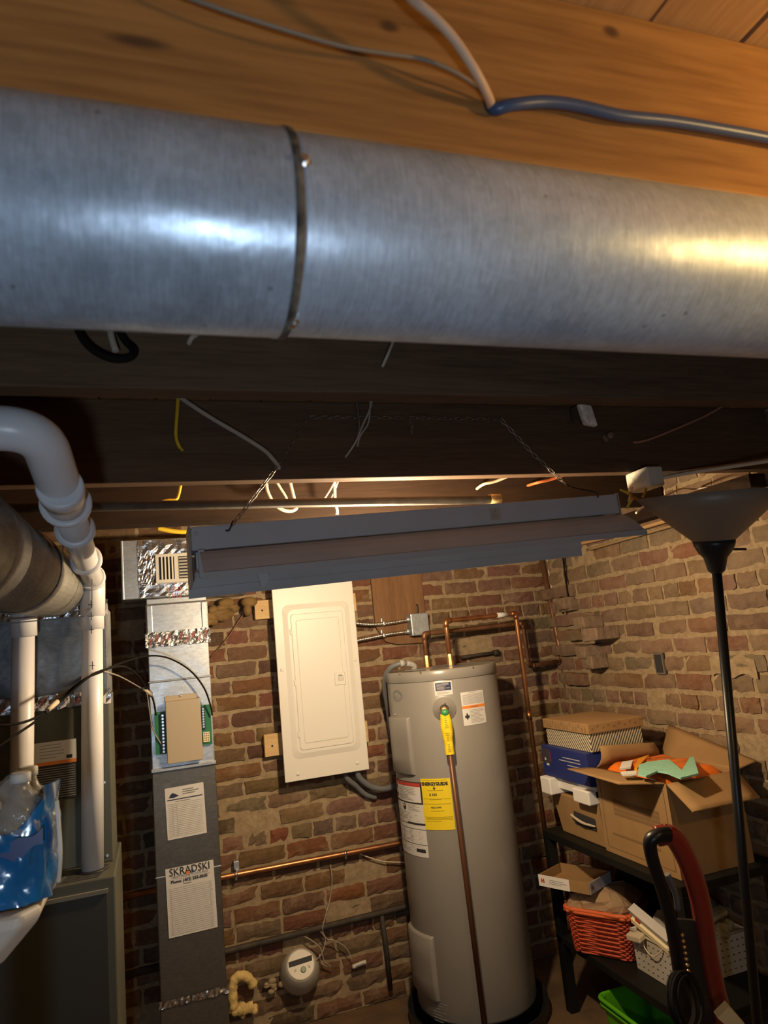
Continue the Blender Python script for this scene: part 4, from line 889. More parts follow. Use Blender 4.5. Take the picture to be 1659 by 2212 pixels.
mb = MB(); mb.lathe(HC, (0, 0, 1), [(HR+.002, HT-.046), (HR+.0035, HT-.044), (HR+.003, HT-.006), (HR-.001, HT), (HR-.006, HT-.001), (HR-.012, HT-.006), (HR-.10, HT-.001), (.01, HT)], 72); obj('top_cap', mb, M_tank, t)
for px, py in ((831, 1454), (909, 1453), (1020, 1441), (865, 1455)):
    az, z = hit(px, py); P = HP(az, z); p = P(0, 0, .003); n = (P(0, 0, 1)-P(0, 0, 0)).normalized(); mb = MB(); mb.lathe(p, n, [(.0055, 0), (.0055, .001), (.004, .004)], 10); obj('rim_screw', mb, M_steel, t)
def patch(name, px0, px1, pyt, pyb, m, par=t, w=.0012):
    """label patch around the jacket between two pixel columns, returns its map and size"""
    (a0, zt), (a1, zt2), (_, zb) = hit(px0, pyt[0]), hit(px1, pyt[1]), hit((px0+px1)/2, pyb)
    P = HP(a0, zb); wd = (a1-a0)*HR; h = (zt+zt2)/2-zb; mb = MB(); rect(mb, P, 0, 0, wd, h, w, 12); return obj(name, mb, m, par, normals=False), P, wd, h
# logo
az, z = hit(858, 1503); P = HP(az, z); mb = MB(); mb.add([P(cos(q)*.038, sin(q)*.025, .0012) for q in [2*pi*k/32 for k in range(32)]], [tuple(range(32))]); lo = obj('logo_badge', mb, mat('dark grey badge', (.20, .20, .205), .4), t, normals=False)
letters('logo_letters', 'Rheem', .024, P, -.006, -.007, mat('badge letters', (.36, .36, .36), .5), lo, 'CENTER', .0018)
# navy label
o, P, w, h = patch('instruction_label', 937, 975, (1474, 1470), 1502, M_paper, t)
mb = MB(); rect(mb, P, w*.06, h*.34, w*.94, h*.92, .0018, 8); obj('navy_block', mb, M_navy, o, normals=False)
print_lines(P, w*.12, w*.88, h*.38, h*.88, 6, M_lgrey, o, .0022, .0022); print_lines(P, w*.12, w*.88, h*.06, h*.28, 3, M_grey, o, .0015, .002)
# warning label
o, P, w, h = patch('warning_label', 994, 1042, (1496, 1490), 1566, M_paper, t)
mb = MB(); rect(mb, P, 0, h*.50, w, h*.585, .0018, 8); obj('orange_band', mb, M_orange, o, normals=False)
letters('band_letters', 'WARNING', h*.06, P, w*.5, h*.520, M_ink, o, 'CENTER', .0022)
print_lines(P, w*.06, w*.94, h*.62, h*.93, 10, M_grey, o, .0016, .002, full=True); print_lines(P, w*.30, w*.94, h*.05, h*.46, 10, M_grey, o, .0018, .002)
letters('label_title', 'IMPORTANT', h*.05, P, w*.5, h*.95, M_grey, o, 'CENTER', .002)
mb = MB(); rect(mb, P, w*.08, h*.22, w*.26, h*.30, .002); rect(mb, P, w*.14, h*.18, w*.20, h*.36, .002); obj('printed_symbol', mb, M_ink, o, normals=False)
# stacked labels low on the jacket
az0 = hit(858, 1700)[0]; az1 = hit(911, 1700)[0]; zt = hit(911, 1690)[1]; zb = hit(915, 1852)[1]; P = HP(az0-.06, zb); w = (az1-az0+.06)*HR; h = zt-zb
mb = MB(); rect(mb, P, 0, 0, w, h, .0012, 14); o = obj('safety_label', mb, M_paper, t, normals=False)
mb = MB()
for v0, v1, u0 in ((.985, 1.0, 0), (.70, .72, 0), (.425, .447, .55), (.42, .426, 0), (.36, .366, 0), (.16, .166, 0)): rect(mb, P, w*u0, h*v0, w, h*v1, .0018, 12)
rect(mb, P, w*.965, h*.70, w, h, .0018); rect(mb, P, w*.74, h*.06, w*.95, h*.105, .0018, 3); obj('black_bars', mb, M_ink, o, normals=False)
mb = MB(); rect(mb, P, 0, h*.935, w*.965, h*.985, .0019, 12); obj('red_bar', mb, M_red, o, normals=False)
print_lines(P, w*.34, w*.9, h*.74, h*.92, 9, M_grey, o, .0022, .002); print_lines(P, w*.15, w*.9, h*.46, h*.58, 6, M_grey, o, .0018, .002); print_lines(P, w*.62, w*.95, h*.60, h*.69, 5, M_grey, o, .0014, .002); print_lines(P, w*.15, w*.95, h*.18, h*.35, 12, M_lgrey, o, .0018, .002); print_lines(P, w*.15, w*.95, h*.05, h*.15, 4, M_lgrey, o, .0016, .002)
mb = MB(); mb.add([P(w*.5+cos(q)*.013, h*.645+sin(q)*.014, .002) for q in [2*pi*k/24 for k in range(24)]], [tuple(range(24))]); obj('round_symbol', mb, M_ink, o, normals=False)
mb = MB(); mb.add([P(w*.5+cos(q)*.008-.002, h*.648+sin(q)*.008, .0022) for q in [2*pi*k/16 for k in range(8)]], [tuple(range(8))]); obj('symbol_figure', mb, M_paper, o, normals=False)
mb = MB(); rect(mb, P, w*.10, h*.86, w*.24, h*.92, .002, 3); rect(mb, P, w*.14, h*.76, w*.26, h*.80, .002, 3); obj('hazard_pictures', mb, mat('dark red ink', (.15, .05, .04), .6), o, normals=False)
# energy guide
az0 = hit(910, 1700)[0]; az1 = hit(984, 1790)[0]; zt = hit(940, 1682)[1]; zb = hit(945, 1793)[1]; P = HP(az0, zb); w = (az1-az0)*HR; h = zt-zb
mb = MB(); rect(mb, P, 0, 0, w, h, .0014, 12); o = obj('energy_label', mb, M_yel, t, normals=False)
letters('heading', 'ENERGYGUIDE', h*.088, P, w*.035, h*.868, M_ink, o, 'LEFT', .002, sx=.97, bold=.0012)
letters('price', '$ 555', h*.062, P, w*.27, h*.665, M_ink, o, 'LEFT', .002, sx=1.2, bold=.0005); letters('energy_use', '4622 kWh', h*.048, P, w*.29, h*.42, M_ink, o, 'LEFT', .002, sx=1.1, bold=.0003)
mb = MB(); mb.add([P(w*(.46+u*.05), h*(.80+v*.045), .002) for u, v in ((-1, .4), (-.3, .4), (-.3, 1.4), (.3, 1.4), (.3, .4), (1, .4), (0, -.6))], [tuple(range(7))]); obj('arrow_mark', mb, M_ink, o, normals=False)
mb = MB()
for v, u0, u1 in ((.965, .05, .9), (.765, .22, .75), (.60, .05, .95), (.585, .27, .65), (.50, .04, .95), (.365, .27, .72), (.245, .04, .97), (.215, .08, .95), (.195, .08, .95), (.165, .08, .6)): rect(mb, P, w*u0, h*v, w*u1, h*v+.0014, .002, 6)
obj('printed_lines', mb, mat('olive ink', (.30, .22, .01), .6), o, normals=False)
# access covers
def cover(name, px0, px1, pt, pb):
    a0, a1 = hit(px0, pt)[0], hit(px1, pt)[0]; zt, zb = hit(px1-6, pt)[1], hit(px1-6, pb)[1]; P = HP(a0-.06, zb); wd = (a1-a0+.06)*HR; h = zt-zb; mb = MB()
    def q(u, v):
        e = min(u, 1-u)*wd; f = min(v, 1-v)*h; w = .014*(1-max(0, 1-e/.010)**2)*(1-max(0, 1-f/.010)**2); return P(u*wd, v*h, w)
    us = [0, .02, .05, .09, .14, .2, .4, .6, .8, .86, .91, .95, .98, 1]; vs = [0, .006, .014, .024, .035, .3, .6, .965, .976, .986, .994, 1]
    mb.add([q(u, v) for v in vs for u in us], [(j*14+i, j*14+i+1, (j+1)*14+i+1, (j+1)*14+i) for j in range(11) for i in range(13)], True); return obj(name, mb, M_tank2, t, normals=False)
cover('access_cover', 846, 885, 1549, 1674); cover('access_cover', 890, 936, 2022, 2158)
for px, py in ((855, 1543),):
    az, z = hit(px, py); P = HP(az, z); mb = MB(); mb.lathe(P(0, 0, 0), P(0, 0, 1)-P(0, 0, 0), [(.005, 0), (.004, .004)], 10); obj('cover_screw', mb, M_steel, t)
az, z = hit(960, 2150); P = HP(hit(935, 2160)[0], hit(940, 2205)[1]); print_lines(P, 0, .075, 0, .09, 8, mat('stamped grey', (.30, .29, .28), .6), t, .004, .0012, 'stamped_print')
# relief valve with yellow tag and brown discharge tube
az, z = hit(960, 1532); P = HP(az, z); n = (P(0, 0, 1)-P(0, 0, 0)).normalized()
mb = MB(); mb.lathe(P(0, 0, 0), n, [(.05, 0), (.049, .0015), (.022, .002), (.022, .003), (.02, .003), (.02, .001)], 28); obj('valve_opening', mb, M_tank2, t)
mb = MB(); mb.lathe(P(0, 0, .002), n, [(.0205, 0), (.0205, .0005)], 24); obj('valve_recess', mb, M_ink, t)
mb = MB(); mb.lathe(P(0, 0, 0), n, [(.014, 0), (.014, .045), (.018, .046), (.018, .062), (.01, .066)], 16); v_ = obj('relief_valve', mb, M_brass, t)
q0 = P(0, 0, .055); mb = MB(); mb.strip([q0+V((0, 0, .002)), q0+V((.003, -.006, .016)), q0+V((.002, -.008, .03))], .007, .003, (1, 0, 0)); obj('test_lever', mb, M_steel, v_)
mb = MB(); mb.ball(q0+V((0, -.004, -.008)), (.018, .016, .016), 12, 8); obj('green_tape', mb, mat('green plastic', (.05, .30, .10), .4), v_)
bt = q0 + V((.0, 0, 0)); dn = V((hit(995, 2212)[0], 0, 0)); e1 = V((HC.x+sin(az+.06)*(HR+.045), HC.y-cos(az+.06)*(HR+.045), .09))
mb = MB(); mb.tube([bt, e1], .0108, 18); obj('discharge_tube', mb, mat('brown discharge tube', (.135, .058, .028), .4, .25), t)
dd = (e1-bt).normalized(); tp = bt+dd*.012; s1 = dd.cross(n).normalized(); mb = MB()
def tagp(a, b):
    q = 2*pi*a; rr_ = .0165+.005*sin(pi*min(1, b*1.5))+.0012*sin(b*22)*sin(q*2); return tp + dd*(.165*b) + s1*cos(q)*rr_*1.15 + n*sin(q)*rr_*.85
mb.grid(tagp, 20, 18, True); tg = obj('yellow_tag', mb, M_yel, t, normals=False)
mb = MB(); R = random.Random(4)
for k in range(20):
    if k in (7, 8, 14): continue
    b0 = .06+.045*k
    L_ = R.uniform(.06, .12); mb.grid(lambda u, v: tagp(.25-L_/2+L_*u-.0, b0+.012*v)+n*.0015, 4, 1, False)
obj('tag_print', mb, mat('olive ink', (.30, .22, .01), .6), tg, normals=False)
# pan
mb = MB(); mb.lathe((HC.x, HC.y, 0), (0, 0, 1), [(.05, .003), (.290, .003), (.298, .062), (.302, .064), (.302, .060), (.296, .0), (.05, 0)], 48); single('drain_pan', mb, M_black, 'black round drain pan on the floor under the water heater', 'drain pan')
for k in range(3):
    a = 2*pi*k/3+.4; mb = MB(); mb.lathe((HC.x+cos(a)*.2, HC.y+sin(a)*.2, .0035), (0, 0, 1), [(.02, 0), (.02, HB-.003)], 12); obj('foot', mb, M_black, t)
# copper lines
def pipe_thing(name, label, pts, r, m, cat='copper pipe', rad=.02, fits=True, loc=None):
    pts = [V(p) for p in pts]; t = thing(name, label, cat, loc or pts[0]); mb = MB(); mb.tube(bend(pts, rad, 6), r, 16); obj('pipe', mb, m, t)
    if fits:
        for i in range(1, len(pts)-1):
            a = (pts[i-1]-pts[i]).normalized(); b = (pts[i+1]-pts[i]).normalized()
            mb = MB(); mb.tube(bend([pts[i]+a*.030, pts[i], pts[i]+b*.030], .02, 6), r+.0022, 16); obj('elbow_fitting', mb, m, t)
    return t
cz = HT-.004
n1 = aty(972, 1424, 3.06); n1.z = cz; p1 = aty(965, 1341, 3.06); p1.x = n1.x; p2 = aty(1113, 1322, 3.14); p3 = aty(1190, 1860, 3.16); p2.z = p1.z+.006; p3 = V((p2.x+.012, p2.y+.02, .02))
t = pipe_thing('cold_water_line', 'copper pipe arching from the blue nipple on the heater over to the corner', [n1, p1, p2, p3], .0112, M_cop, loc=n1)
mb = MB(); mb.lathe(n1, (0, 0, 1), [(.026, 0), (.026, .004), (.02, .006)], 20); obj('blue_ring', mb, mat('blue plastic ring', (.03, .14, .42), .4), t)
mb = MB(); mb.lathe(n1+V((0, 0, .005)), (0, 0, 1), [(.0175, 0), (.0175, .022), (.016, .022), (.016, .045), (.0135, .055)], 8, False); obj('union_fitting', mb, M_brass, t)
q = p1.lerp(p2, .80); mb = MB(); d = (p2-p1).normalized(); mb.tube([q-d*.035, q+d*.035], .0122, 14); obj('pipe_sticker', mb, M_paper, t)
q = p2.lerp(p3, .30); mb = MB(); mb.tube([q+V((0, 0, .02)), q-V((0, 0, .02))], .0138, 14); obj('coupling', mb, M_cop, t)
n2 = aty(922, 1428, 3.22); n2.z = cz; h1 = aty(918, 1369, 3.22); h1.x = n2.x; h2 = aty(1130, 1348, 3.30); h2.z = h1.z+.004; h3 = aty(1149, 1438, 3.30); h3.x = h2.x+.004; h4 = aty(1213, 1433, 3.335); h4.z = h3.z+.002
t = pipe_thing('hot_water_line', 'copper pipe stepping from the red nipple on the heater to the corner riser', [n2, h1, h2, h3, h4], .0112, M_copd, loc=n2)
mb = MB(); mb.lathe(n2, (0, 0, 1), [(.026, 0), (.026, .004), (.02, .006)], 20); obj('red_ring', mb, mat('red plastic ring', (.45, .08, .04), .4), t)
mb = MB(); mb.lathe(n2+V((0, 0, .005)), (0, 0, 1), [(.0175, 0), (.0175, .022), (.016, .022), (.016, .045), (.0135, .055)], 8, False); obj('union_fitting', mb, M_brass, t)
for q in (h3+V((.02, 0, 0)), h4-V((.02, 0, 0))):
    mb = MB(); mb.tube([q-V((.004, 0, 0)), q+V((.004, 0, 0))], .0142, 14); obj('solder_joint', mb, M_solder, t)
r0 = V((h4.x-.03, 3.345, 2.04)); r1 = V((h4.x+.012, 3.345, h4.z)); r2 = V((h4.x+.024, 3.345, .9))
t = thing('copper_riser', 'dull copper riser pipe in the brick corner behind the boxes', 'copper pipe', r2)
mb = MB(); mb.tube([r0, r1, r2, V((r2.x, 3.345, .01))], .0135, 16); obj('pipe', mb, M_copd, t)
mb = MB(); mb.tube([r1+V((0, 0, .03)), r1-V((0, 0, .03))], .016, 16); obj('tee_fitting', mb, M_copd, t)
cable('thin_cable', [r0+V((.035, -.01, 0)), r0+V((.03, -.016, -.2)), r1+V((.0, -.018, .28)), r1+V((.02, -.016, .15)), r1+V((.005, -.018, .06)), r1+V((.025, -.016, -.1)), r2+V((.024, -.016, .2)), r2+V((.02, -.016, 0))], .0028, M_cable_w, 'thin pale cord running down beside the copper riser in the corner', 'cord')
cable('corner_wire', [at(1215, 1192, 'x', 2.045), at(1222, 1250, 'x', 2.045), at(1228, 1300, 'x', 2.042), at(1216, 1325, 'x', 2.03)], .005, M_cable_k, 'black wire going down the brick wall beside the corner', 'wire')
mb = MB(); a = aty(1070, 1410, 3.37); mb.tube([a+V((-.2, 0, -.006)), a+V((-.08, -.004, 0)), a], .009, 10); mb.lathe(a-V((.012, 0, 0)), (1, 0, 0), [(.014, 0), (.016, .012), (.016, .03), (.009, .032)], 12); single('wall_nozzle', mb, M_iron, 'dark iron nozzle on the bricks just above the water heater', 'pipe')
# conduit at heater
q = lambda px, py, y: aty(px, py, y)
t = thing('heater_conduit', 'dark grey flexible conduit looping over the water heater rim to the wall', 'conduit', q(838, 1500, 3.15))
cp = [V((HC.x-.12, HC.y+.03, HT)), V((HC.x-.125, HC.y+.02, HT+.022)), q(868, 1433, 3.10), q(845, 1442, 3.12), q(833, 1462, 3.16), q(831, 1490, 3.22), q(838, 1530, 3.28), q(846, 1600, 3.36)]
mb = MB(); mb.tube(smooth_path(cp, 6), .0125, 14); obj('conduit', mb, M_conduit, t)
cp = smooth_path(cp, 6); mb = MB(); mb.tube(cp[0:11], .0135, 14); obj('elbow_connector', mb, mat('pale conduit fitting', (.42, .41, .38), .45), t)
mb = MB(); mb.tube(cp[11:14], .0165, 14); obj('collar_nut', mb, mat('pale conduit fitting', (.42, .41, .38), .45), t)
mb = MB(); mb.obox((HC.x-.115, HC.y-.02, HT+.002), (.055, .02, 0), (-.01, .03, 0), (0, 0, .002)); single('junction_plate', mb, M_tank2, 'small flat cover plate on the water heater top beside the conduit', 'plate')
cable('panel_conduit', [(PX1-.05, 3.33, PZ0+.03), (PX1-.045, 3.335, PZ0-.03), q(800, 1698, 3.34), q(830, 1704, 3.34), q(862, 1694, 3.36), q(892, 1675, 3.375), q(930, 1640, 3.38)], .0145, M_conduit, 'grey conduit curving from under the electrical panel to behind the heater', 'conduit')
cable('panel_conduit', [(PX1-.11, 3.345, PZ0+.03), (PX1-.10, 3.35, PZ0-.03), q(770, 1698, 3.37), q(790, 1716, 3.38), q(812, 1722, 3.385)], .013, M_conduit, 'dark conduit stub under the electrical panel touching the bricks', 'conduit')

# wall pipes
a, b = aty(470, 1897, 3.365), aty(900, 1814, 3.365)
t = thing('wall_pipe', 'bright copper pipe running along the brick wall below the electrical panel', 'copper pipe', a)
mb = MB(); mb.tube([a-V((.5, 0, -.0)), a, b, b+V((.25, 0, 0.003))], .0112, 16); obj('pipe', mb, M_cop, t)
for f in (.27/3.2, .62): p = a.lerp(b, f); mb = MB(); mb.lathe(p-(b-a).normalized()*.006, b-a, [(.0128, 0), (.0128, .012)], 14); mb.box((p.x-.005, 3.36, p.z-.022), (p.x+.005, 3.398, p.z+.002)); obj('pipe_clamp', mb, M_steel, t)
p = aty(511, 1868, 3.37); mb = MB(); mb.box((p.x-.012, 3.37, p.z-.02), (p.x+.012, 3.40, p.z+.014)); mb.lathe(p+V((0, 0, -.022)), (0, -1, 0), [(.007, 0), (.007, .012)], 10); single('wall_clip', mb, M_galv2, 'small metal clip on the bricks just above the copper wall pipe', 'clip', bevel=.002)
a, b = aty(478, 2058, 3.37), aty(890, 1955, 3.37)
t = thing('wall_pipe', 'dark iron pipe along the brick wall above the small sensor device', 'pipe', a)
mb = MB(); mb.tube([a-V((.5, 0, 0)), a, b, b+V((.25, 0, .006))], .0135, 14); obj('pipe', mb, M_iron, t)
p = aty(824, 1975, 3.372); mb = MB(); mb.tube([p, V((p.x+.01, 3.375, p.z-.15)), V((p.x+.012, 3.378, p.z-.32))], .011, 12); obj('branch_pipe', mb, M_iron, t)
cable('loose_cable', [q(778, 1845, 3.385), q(800, 1853, 3.383), q(830, 1861, 3.38), q(880, 1863, 3.37)], .0026, M_cable_w, 'pale loose cord on the bricks running to the water heater', 'cord')
cable('loose_cable', [q(714, 1868, 3.385), q(717, 1905, 3.385), q(712, 1945, 3.384), q(700, 1990, 3.36), q(697, 2010, 3.36), q(703, 2030, 3.37), q(696, 2058, 3.36), q(682, 2075, 3.33), q(668, 2090, 3.30)], .0024, M_cable_g, 'pale cord hanging down the bricks to the round device', 'cord')
cable('loose_cable', [q(660, 2020, 3.37), q(685, 2007, 3.365), q(706, 2028, 3.365), q(720, 2030, 3.36), q(745, 2045, 3.365), q(756, 2062, 3.37), q(760, 2072, 3.37)], .0024, M_cable_g, 'pale cord loop between the round device and the small white plug', 'cord')
cable('loose_cable', [q(640, 2030, 3.375), q(655, 2022, 3.37), q(690, 2045, 3.355), q(700, 2075, 3.36), q(715, 2088, 3.37), q(695, 2082, 3.37), q(690, 2062, 3.36)], .0024, M_cable_g, 'tangled pale cord just behind the round device', 'cord')
# round device
p = aty(655, 2098, 3.29); t = thing('sensor_device', 'round white monitor device with green button on the lower brick wall', 'device', V((p.x, 3.33, p.z-.09)))
M_dev = mat('off white device plastic', (.50, .47, .41), .45)
axd = V((-.05, -.72, .55)).normalized()
mb = MB(); mb.lathe(V((p.x+.002, 3.398, p.z-.045)), axd, [(.087, -.01), (.088, .02), (.080, .06), (.066, .095), (.06, .102)], 40); obj('body', mb, M_dev, t)
fc = V((p.x+.002, 3.398, p.z-.045))+axd*.1005; mb = MB(); mb.lathe(fc, axd, [(.0605, 0), (.0595, .004), (.056, .005)], 40); fo = obj('face', mb, mat('device face plastic', (.66, .62, .52), .4), t)
Xd = V((1, 0, .06)); Xd = (Xd-axd*Xd.dot(axd)).normalized(); Yd = axd.cross(Xd); Pd = plane(fc+axd*.0056, Xd, Yd)
mb = MB(); mb.add([Pd(u, v, .0005) for u, v in ((-.052, .001), (.05, .001), (.054, .022), (-.05, .022))], [(0, 1, 2, 3)]); obj('display', mb, M_ink, fo, normals=False)
mb = MB(); mb.lathe(Pd(.006, -.022, 0), axd, [(.012, 0), (.012, .003), (.010, .004)], 20); obj('green_button', mb, mat('green button', (.09, .17, .08), .4), fo)
print_lines(Pd, -.034, -.016, -.022, -.010, 2, M_grey, fo, .0016, .0006); print_lines(Pd, .026, .042, -.022, -.010, 2, M_grey, fo, .0016, .0006)
a = aty(776, 2083, 3.37); mb = MB(); mb.obox(a, (.034, 0, .004), (0, .010, 0), (0, 0, .008)); t = thing('small_plug', 'small white rectangular plug lying against the lower bricks', 'plug', a-V((0, 0, .01))); obj('body', mb, mat('white plug plastic', (.66, .63, .56), .4), t, bevel=.007, seg=3)
mb = MB(); mb.obox(a+V((0, -.0101, 0)), (.02, 0, .0024), (0, .0006, 0), (0, 0, .003)); obj('label_strip', mb, M_grey, t)
# foam strip
mb = MB(); R = random.Random(6)
fp = smooth_path(pxs([(547, 2128, 3.36), (537, 2113), (520, 2108), (506, 2118), (502, 2145), (505, 2172), (510, 2182), (530, 2180), (548, 2172)], 3.355), 5)
mb.tube(fp, [.017+.006*R.random() for _ in fp], 12)
for k in range(14): c = fp[R.randrange(len(fp)//2, len(fp))]; mb.ball(c+V((R.uniform(-.02, .03), R.uniform(-.008, .01), R.uniform(-.025, .012))), R.uniform(.010, .02), 8, 6)
single('insulation_foam', mb, M_foam, 'curled yellow insulation foam at the foot of the riser', 'foam')
mb = MB(); R = random.Random(16)
for k in range(9): c = aty(R.uniform(575, 620), R.uniform(2118, 2145), 3.375); mb.ball(c, (R.uniform(.008, .02), .012, R.uniform(.006, .014)), 7, 5)
single('foam_crumbs', mb, mat('dusty mortar lumps', (.36, .28, .17), .9), 'small dusty mortar lumps sticking out of the bricks beside the round device', 'rubble')
# little outlet hole and patch on the right wall
a = at(1426, 1433, 'x', XW-.006); t = thing('wall_box', 'small black open outlet box set in the right brick wall', 'outlet box', a-V((0, 0, .04)))
mb = MB(); mb.box((XW-.012, a.y-.028, a.z-.045), (XW-.004, a.y+.028, a.z+.045)); obj('frame', mb, mat('grey box rim', (.16, .13, .10), .6), t)
mb = MB(); mb.box((XW-.0135, a.y-.020, a.z-.038), (XW-.0115, a.y+.023, a.z+.038)); obj('opening', mb, M_ink, t)
b = at(1578, 1440, 'x', XW-.006); mb = MB(); mb.grid(lambda u, v: V((XW-.008-.004*sin(u*6)*sin(v*5), b.y+.10-.22*u, b.z-.035+.07*v+.01*sin(u*11))), 10, 4, False); single('mortar_patch', mb, M_mort, 'rough mortar patch on the right bricks behind the lamp pole', 'mortar patch', normals=False)
# toothed corner bricks
R = random.Random(31)
for px, py, d in ((1215, 1305, .07), (1260, 1345, .11), (1284, 1370, .13), (1262, 1408, .10), (1275, 1430, .09)):
    c = at(px, py, 'x', XW-d*.75); mb = MB(); mb.grid(lambda a, b: V((0, 0, 0)), 1, 1) if 0 else None
    hs = (d*.5, .05+R.uniform(-.008, .008), .030)
    cx = XW-d*.5; vs = []
    for k in (-1, 1):
        for j in (-1, 1):
            for i in (-1, 1): vs.append((cx+i*hs[0]+R.uniform(-.006, .006)*(i < 0), c.y+j*hs[1]+R.uniform(-.006, .006), c.z+k*hs[2]+R.uniform(-.004, .004)))
    mb.add(vs, [(0,2,3,1), (4,5,7,6), (0,1,5,4), (2,6,7,3), (0,4,6,2), (1,3,7,5)])
    single('loose_brick', mb, mat('dusty brick', (.24, .165, .11), .95, var=.25, vscale=30, bump=.6, bscale=50), 'broken brick end jutting out of the corner beside the copper riser', 'brick', 'broken brick ends in the corner', bevel=.006)

# ------------------------------------------------------------------ torchiere
T0 = V((1.47, 1.742, 0)); T1 = V((1.449, 1.5, 1.697)); ta = (T1-T0).normalized()
t = thing('floor_lamp', 'black torchiere floor lamp with pale cone shade in front of the shelf', 'lamp', T0)
mb = MB(); mb.lathe(T0, (0, 0, 1), [(.118, 0), (.118, .012), (.105, .02), (.02, .026)], 40); obj('base', mb, M_blackm, t)
mb = MB(); mb.tube([T0+ta*.02, T1], .0125, 20); obj('pole', mb, M_blackm, t)
T2 = aty(1538, 1168, 1.5); T2 = T1 + ta*(T2-T1).length
L1 = (T2-T1).length
mb = MB(); mb.lathe(T1, ta, [(.014, -.004), (.022, .004), (.030, L1*.45), (.042, L1*.62), (.052, L1*.85), (.054, L1)], 36); obj('socket_cup', mb, M_black, t)
mb = MB(); s = T1+ta*L1*.72; mb.tube([s+rt*.04, s+rt*.085], .0035, 8); obj('switch_knob', mb, M_black, t)
mb = MB(); HS = .125; prof = [(.052, -.002), (.105, HS*.36), (.148, HS*.68), (.190, HS), (.188, HS), (.146, HS*.69), (.103, HS*.38), (.050, 0.0)]
mb.lathe(T2, ta, prof, 48, caps=False); obj('lamp_shade', mb, mat('frosted taupe glass', (.27, .205, .15), .45), t)

# ------------------------------------------------------------------ shelf unit
SX0, SX1, SY0, SY1 = 1.60, 2.03, 2.06, 2.93; ZT, ZL = .722, .30
t = thing('shelf_unit', 'black metal shelf unit along the right brick wall full of boxes', 'shelf', ((SX0+SX1)/2, (SY0+SY1)/2, 0))
M_shelf = mat('worn black shelf', (.008, .008, .007), .55, spec=.25, var=.3, vscale=8)
for z in (ZT, ZL):
    mb = MB(); mb.box((SX0, SY0, z-.03), (SX1, SY1, z)); obj('shelf_board', mb, M_shelf, t, bevel=.003)
for x in (SX0+.02, SX1-.02):
    for y in (SY0+.02, SY1-.02):
        mb = MB(); mb.box((x-.02, y-.02, 0), (x+.02, y+.02, ZT-.031)); obj('post', mb, M_shelf, t, bevel=.002)

def carton(name, label, cat, c, X, Yv, w, d, h, m, group=None, walls=True):
    t = thing(name, label, cat, c, group); return t
# open carton with diaper pack
CX0, CX1, CY0, CY1, CZ0, CZ1 = 1.640, 1.955, 2.10, 2.515, ZT+.001, 1.030
t = thing('open_carton', 'open brown cardboard carton with flaps holding the orange pack', 'carton', ((CX0+CX1)/2, (CY0+CY1)/2, CZ0))
th = .005
for nm, lo, hi in (('side_wall', (CX0, CY0, CZ0), (CX0+th, CY1, CZ1)), ('side_wall', (CX1-th, CY0, CZ0), (CX1, CY1, CZ1)), ('end_wall', (CX0+th, CY0, CZ0), (CX1-th, CY0+th, CZ1)), ('end_wall', (CX0+th, CY1-th, CZ0), (CX1-th, CY1, CZ1)), ('bottom', (CX0+th, CY0+th, CZ0), (CX1-th, CY1-th, CZ0+th))):
    mb = MB(); mb.box(lo, hi); obj(nm, mb, M_card, t, bevel=.001)
def flap(a, b, c_, d_, bow=0):
    a, b, c_, d_ = map(V, (a, b, c_, d_)); n = (b-a).cross(d_-a).normalized(); mb = MB()
    mb.slab(lambda u, v: ((a*(1-u)+b*u)*(1-v)+(d_*(1-u)+c_*u)*v + n*bow*sin(pi*v), n), 6, 6, .004); return obj('flap', mb, M_card, t)
flap((CX0, CY0+.005, CZ1), (CX0, CY1-.005, CZ1), at(1226, 1662, 'x', CX0-.115), at(1337, 1695, 'x', CX0-.125))
flap((CX0+.005, CY0, CZ1), (CX1-.005, CY0, CZ1), aty(1642, 1722, CY0-.13), aty(1497, 1753, CY0-.13))
flap((CX1, CY0+.01, CZ1), (CX1, CY1-.01, CZ1), (CX1+.09, CY1+.02, CZ1+.115), (CX1+.09, CY0+.0, CZ1+.02))
flap((CX0+.01, CY1, CZ1), (CX1-.01, CY1, CZ1), (CX1-.03, CY1-.02, CZ1+.06), (CX0+.02, CY1-.03, CZ1+.085), .02)
# printing on the carton's long side
Pc = plane((CX0-.0006, CY1, CZ0), (0, -1, 0), (0, 0, 1)); w = CY1-CY0; h = CZ1-CZ0
mb = MB()
for u0, v0, u1, v1 in ((.06, .07, .95, .078), (.06, .93, .95, .938), (.05, .07, .058, .938), (.945, .07, .953, .938)): rect(mb, Pc, w*u0, h*v0, w*u1, h*v1, .0002)
obj('printed_border', mb, M_cardd, t, normals=False)
print_lines(Pc, w*.22, w*.85, h*.48, h*.68, 4, M_cardd, t, .012, .0003, full=True); print_lines(Pc, w*.15, w*.8, h*.22, h*.28, 1, M_cardd, t, .008, .0003, full=True)
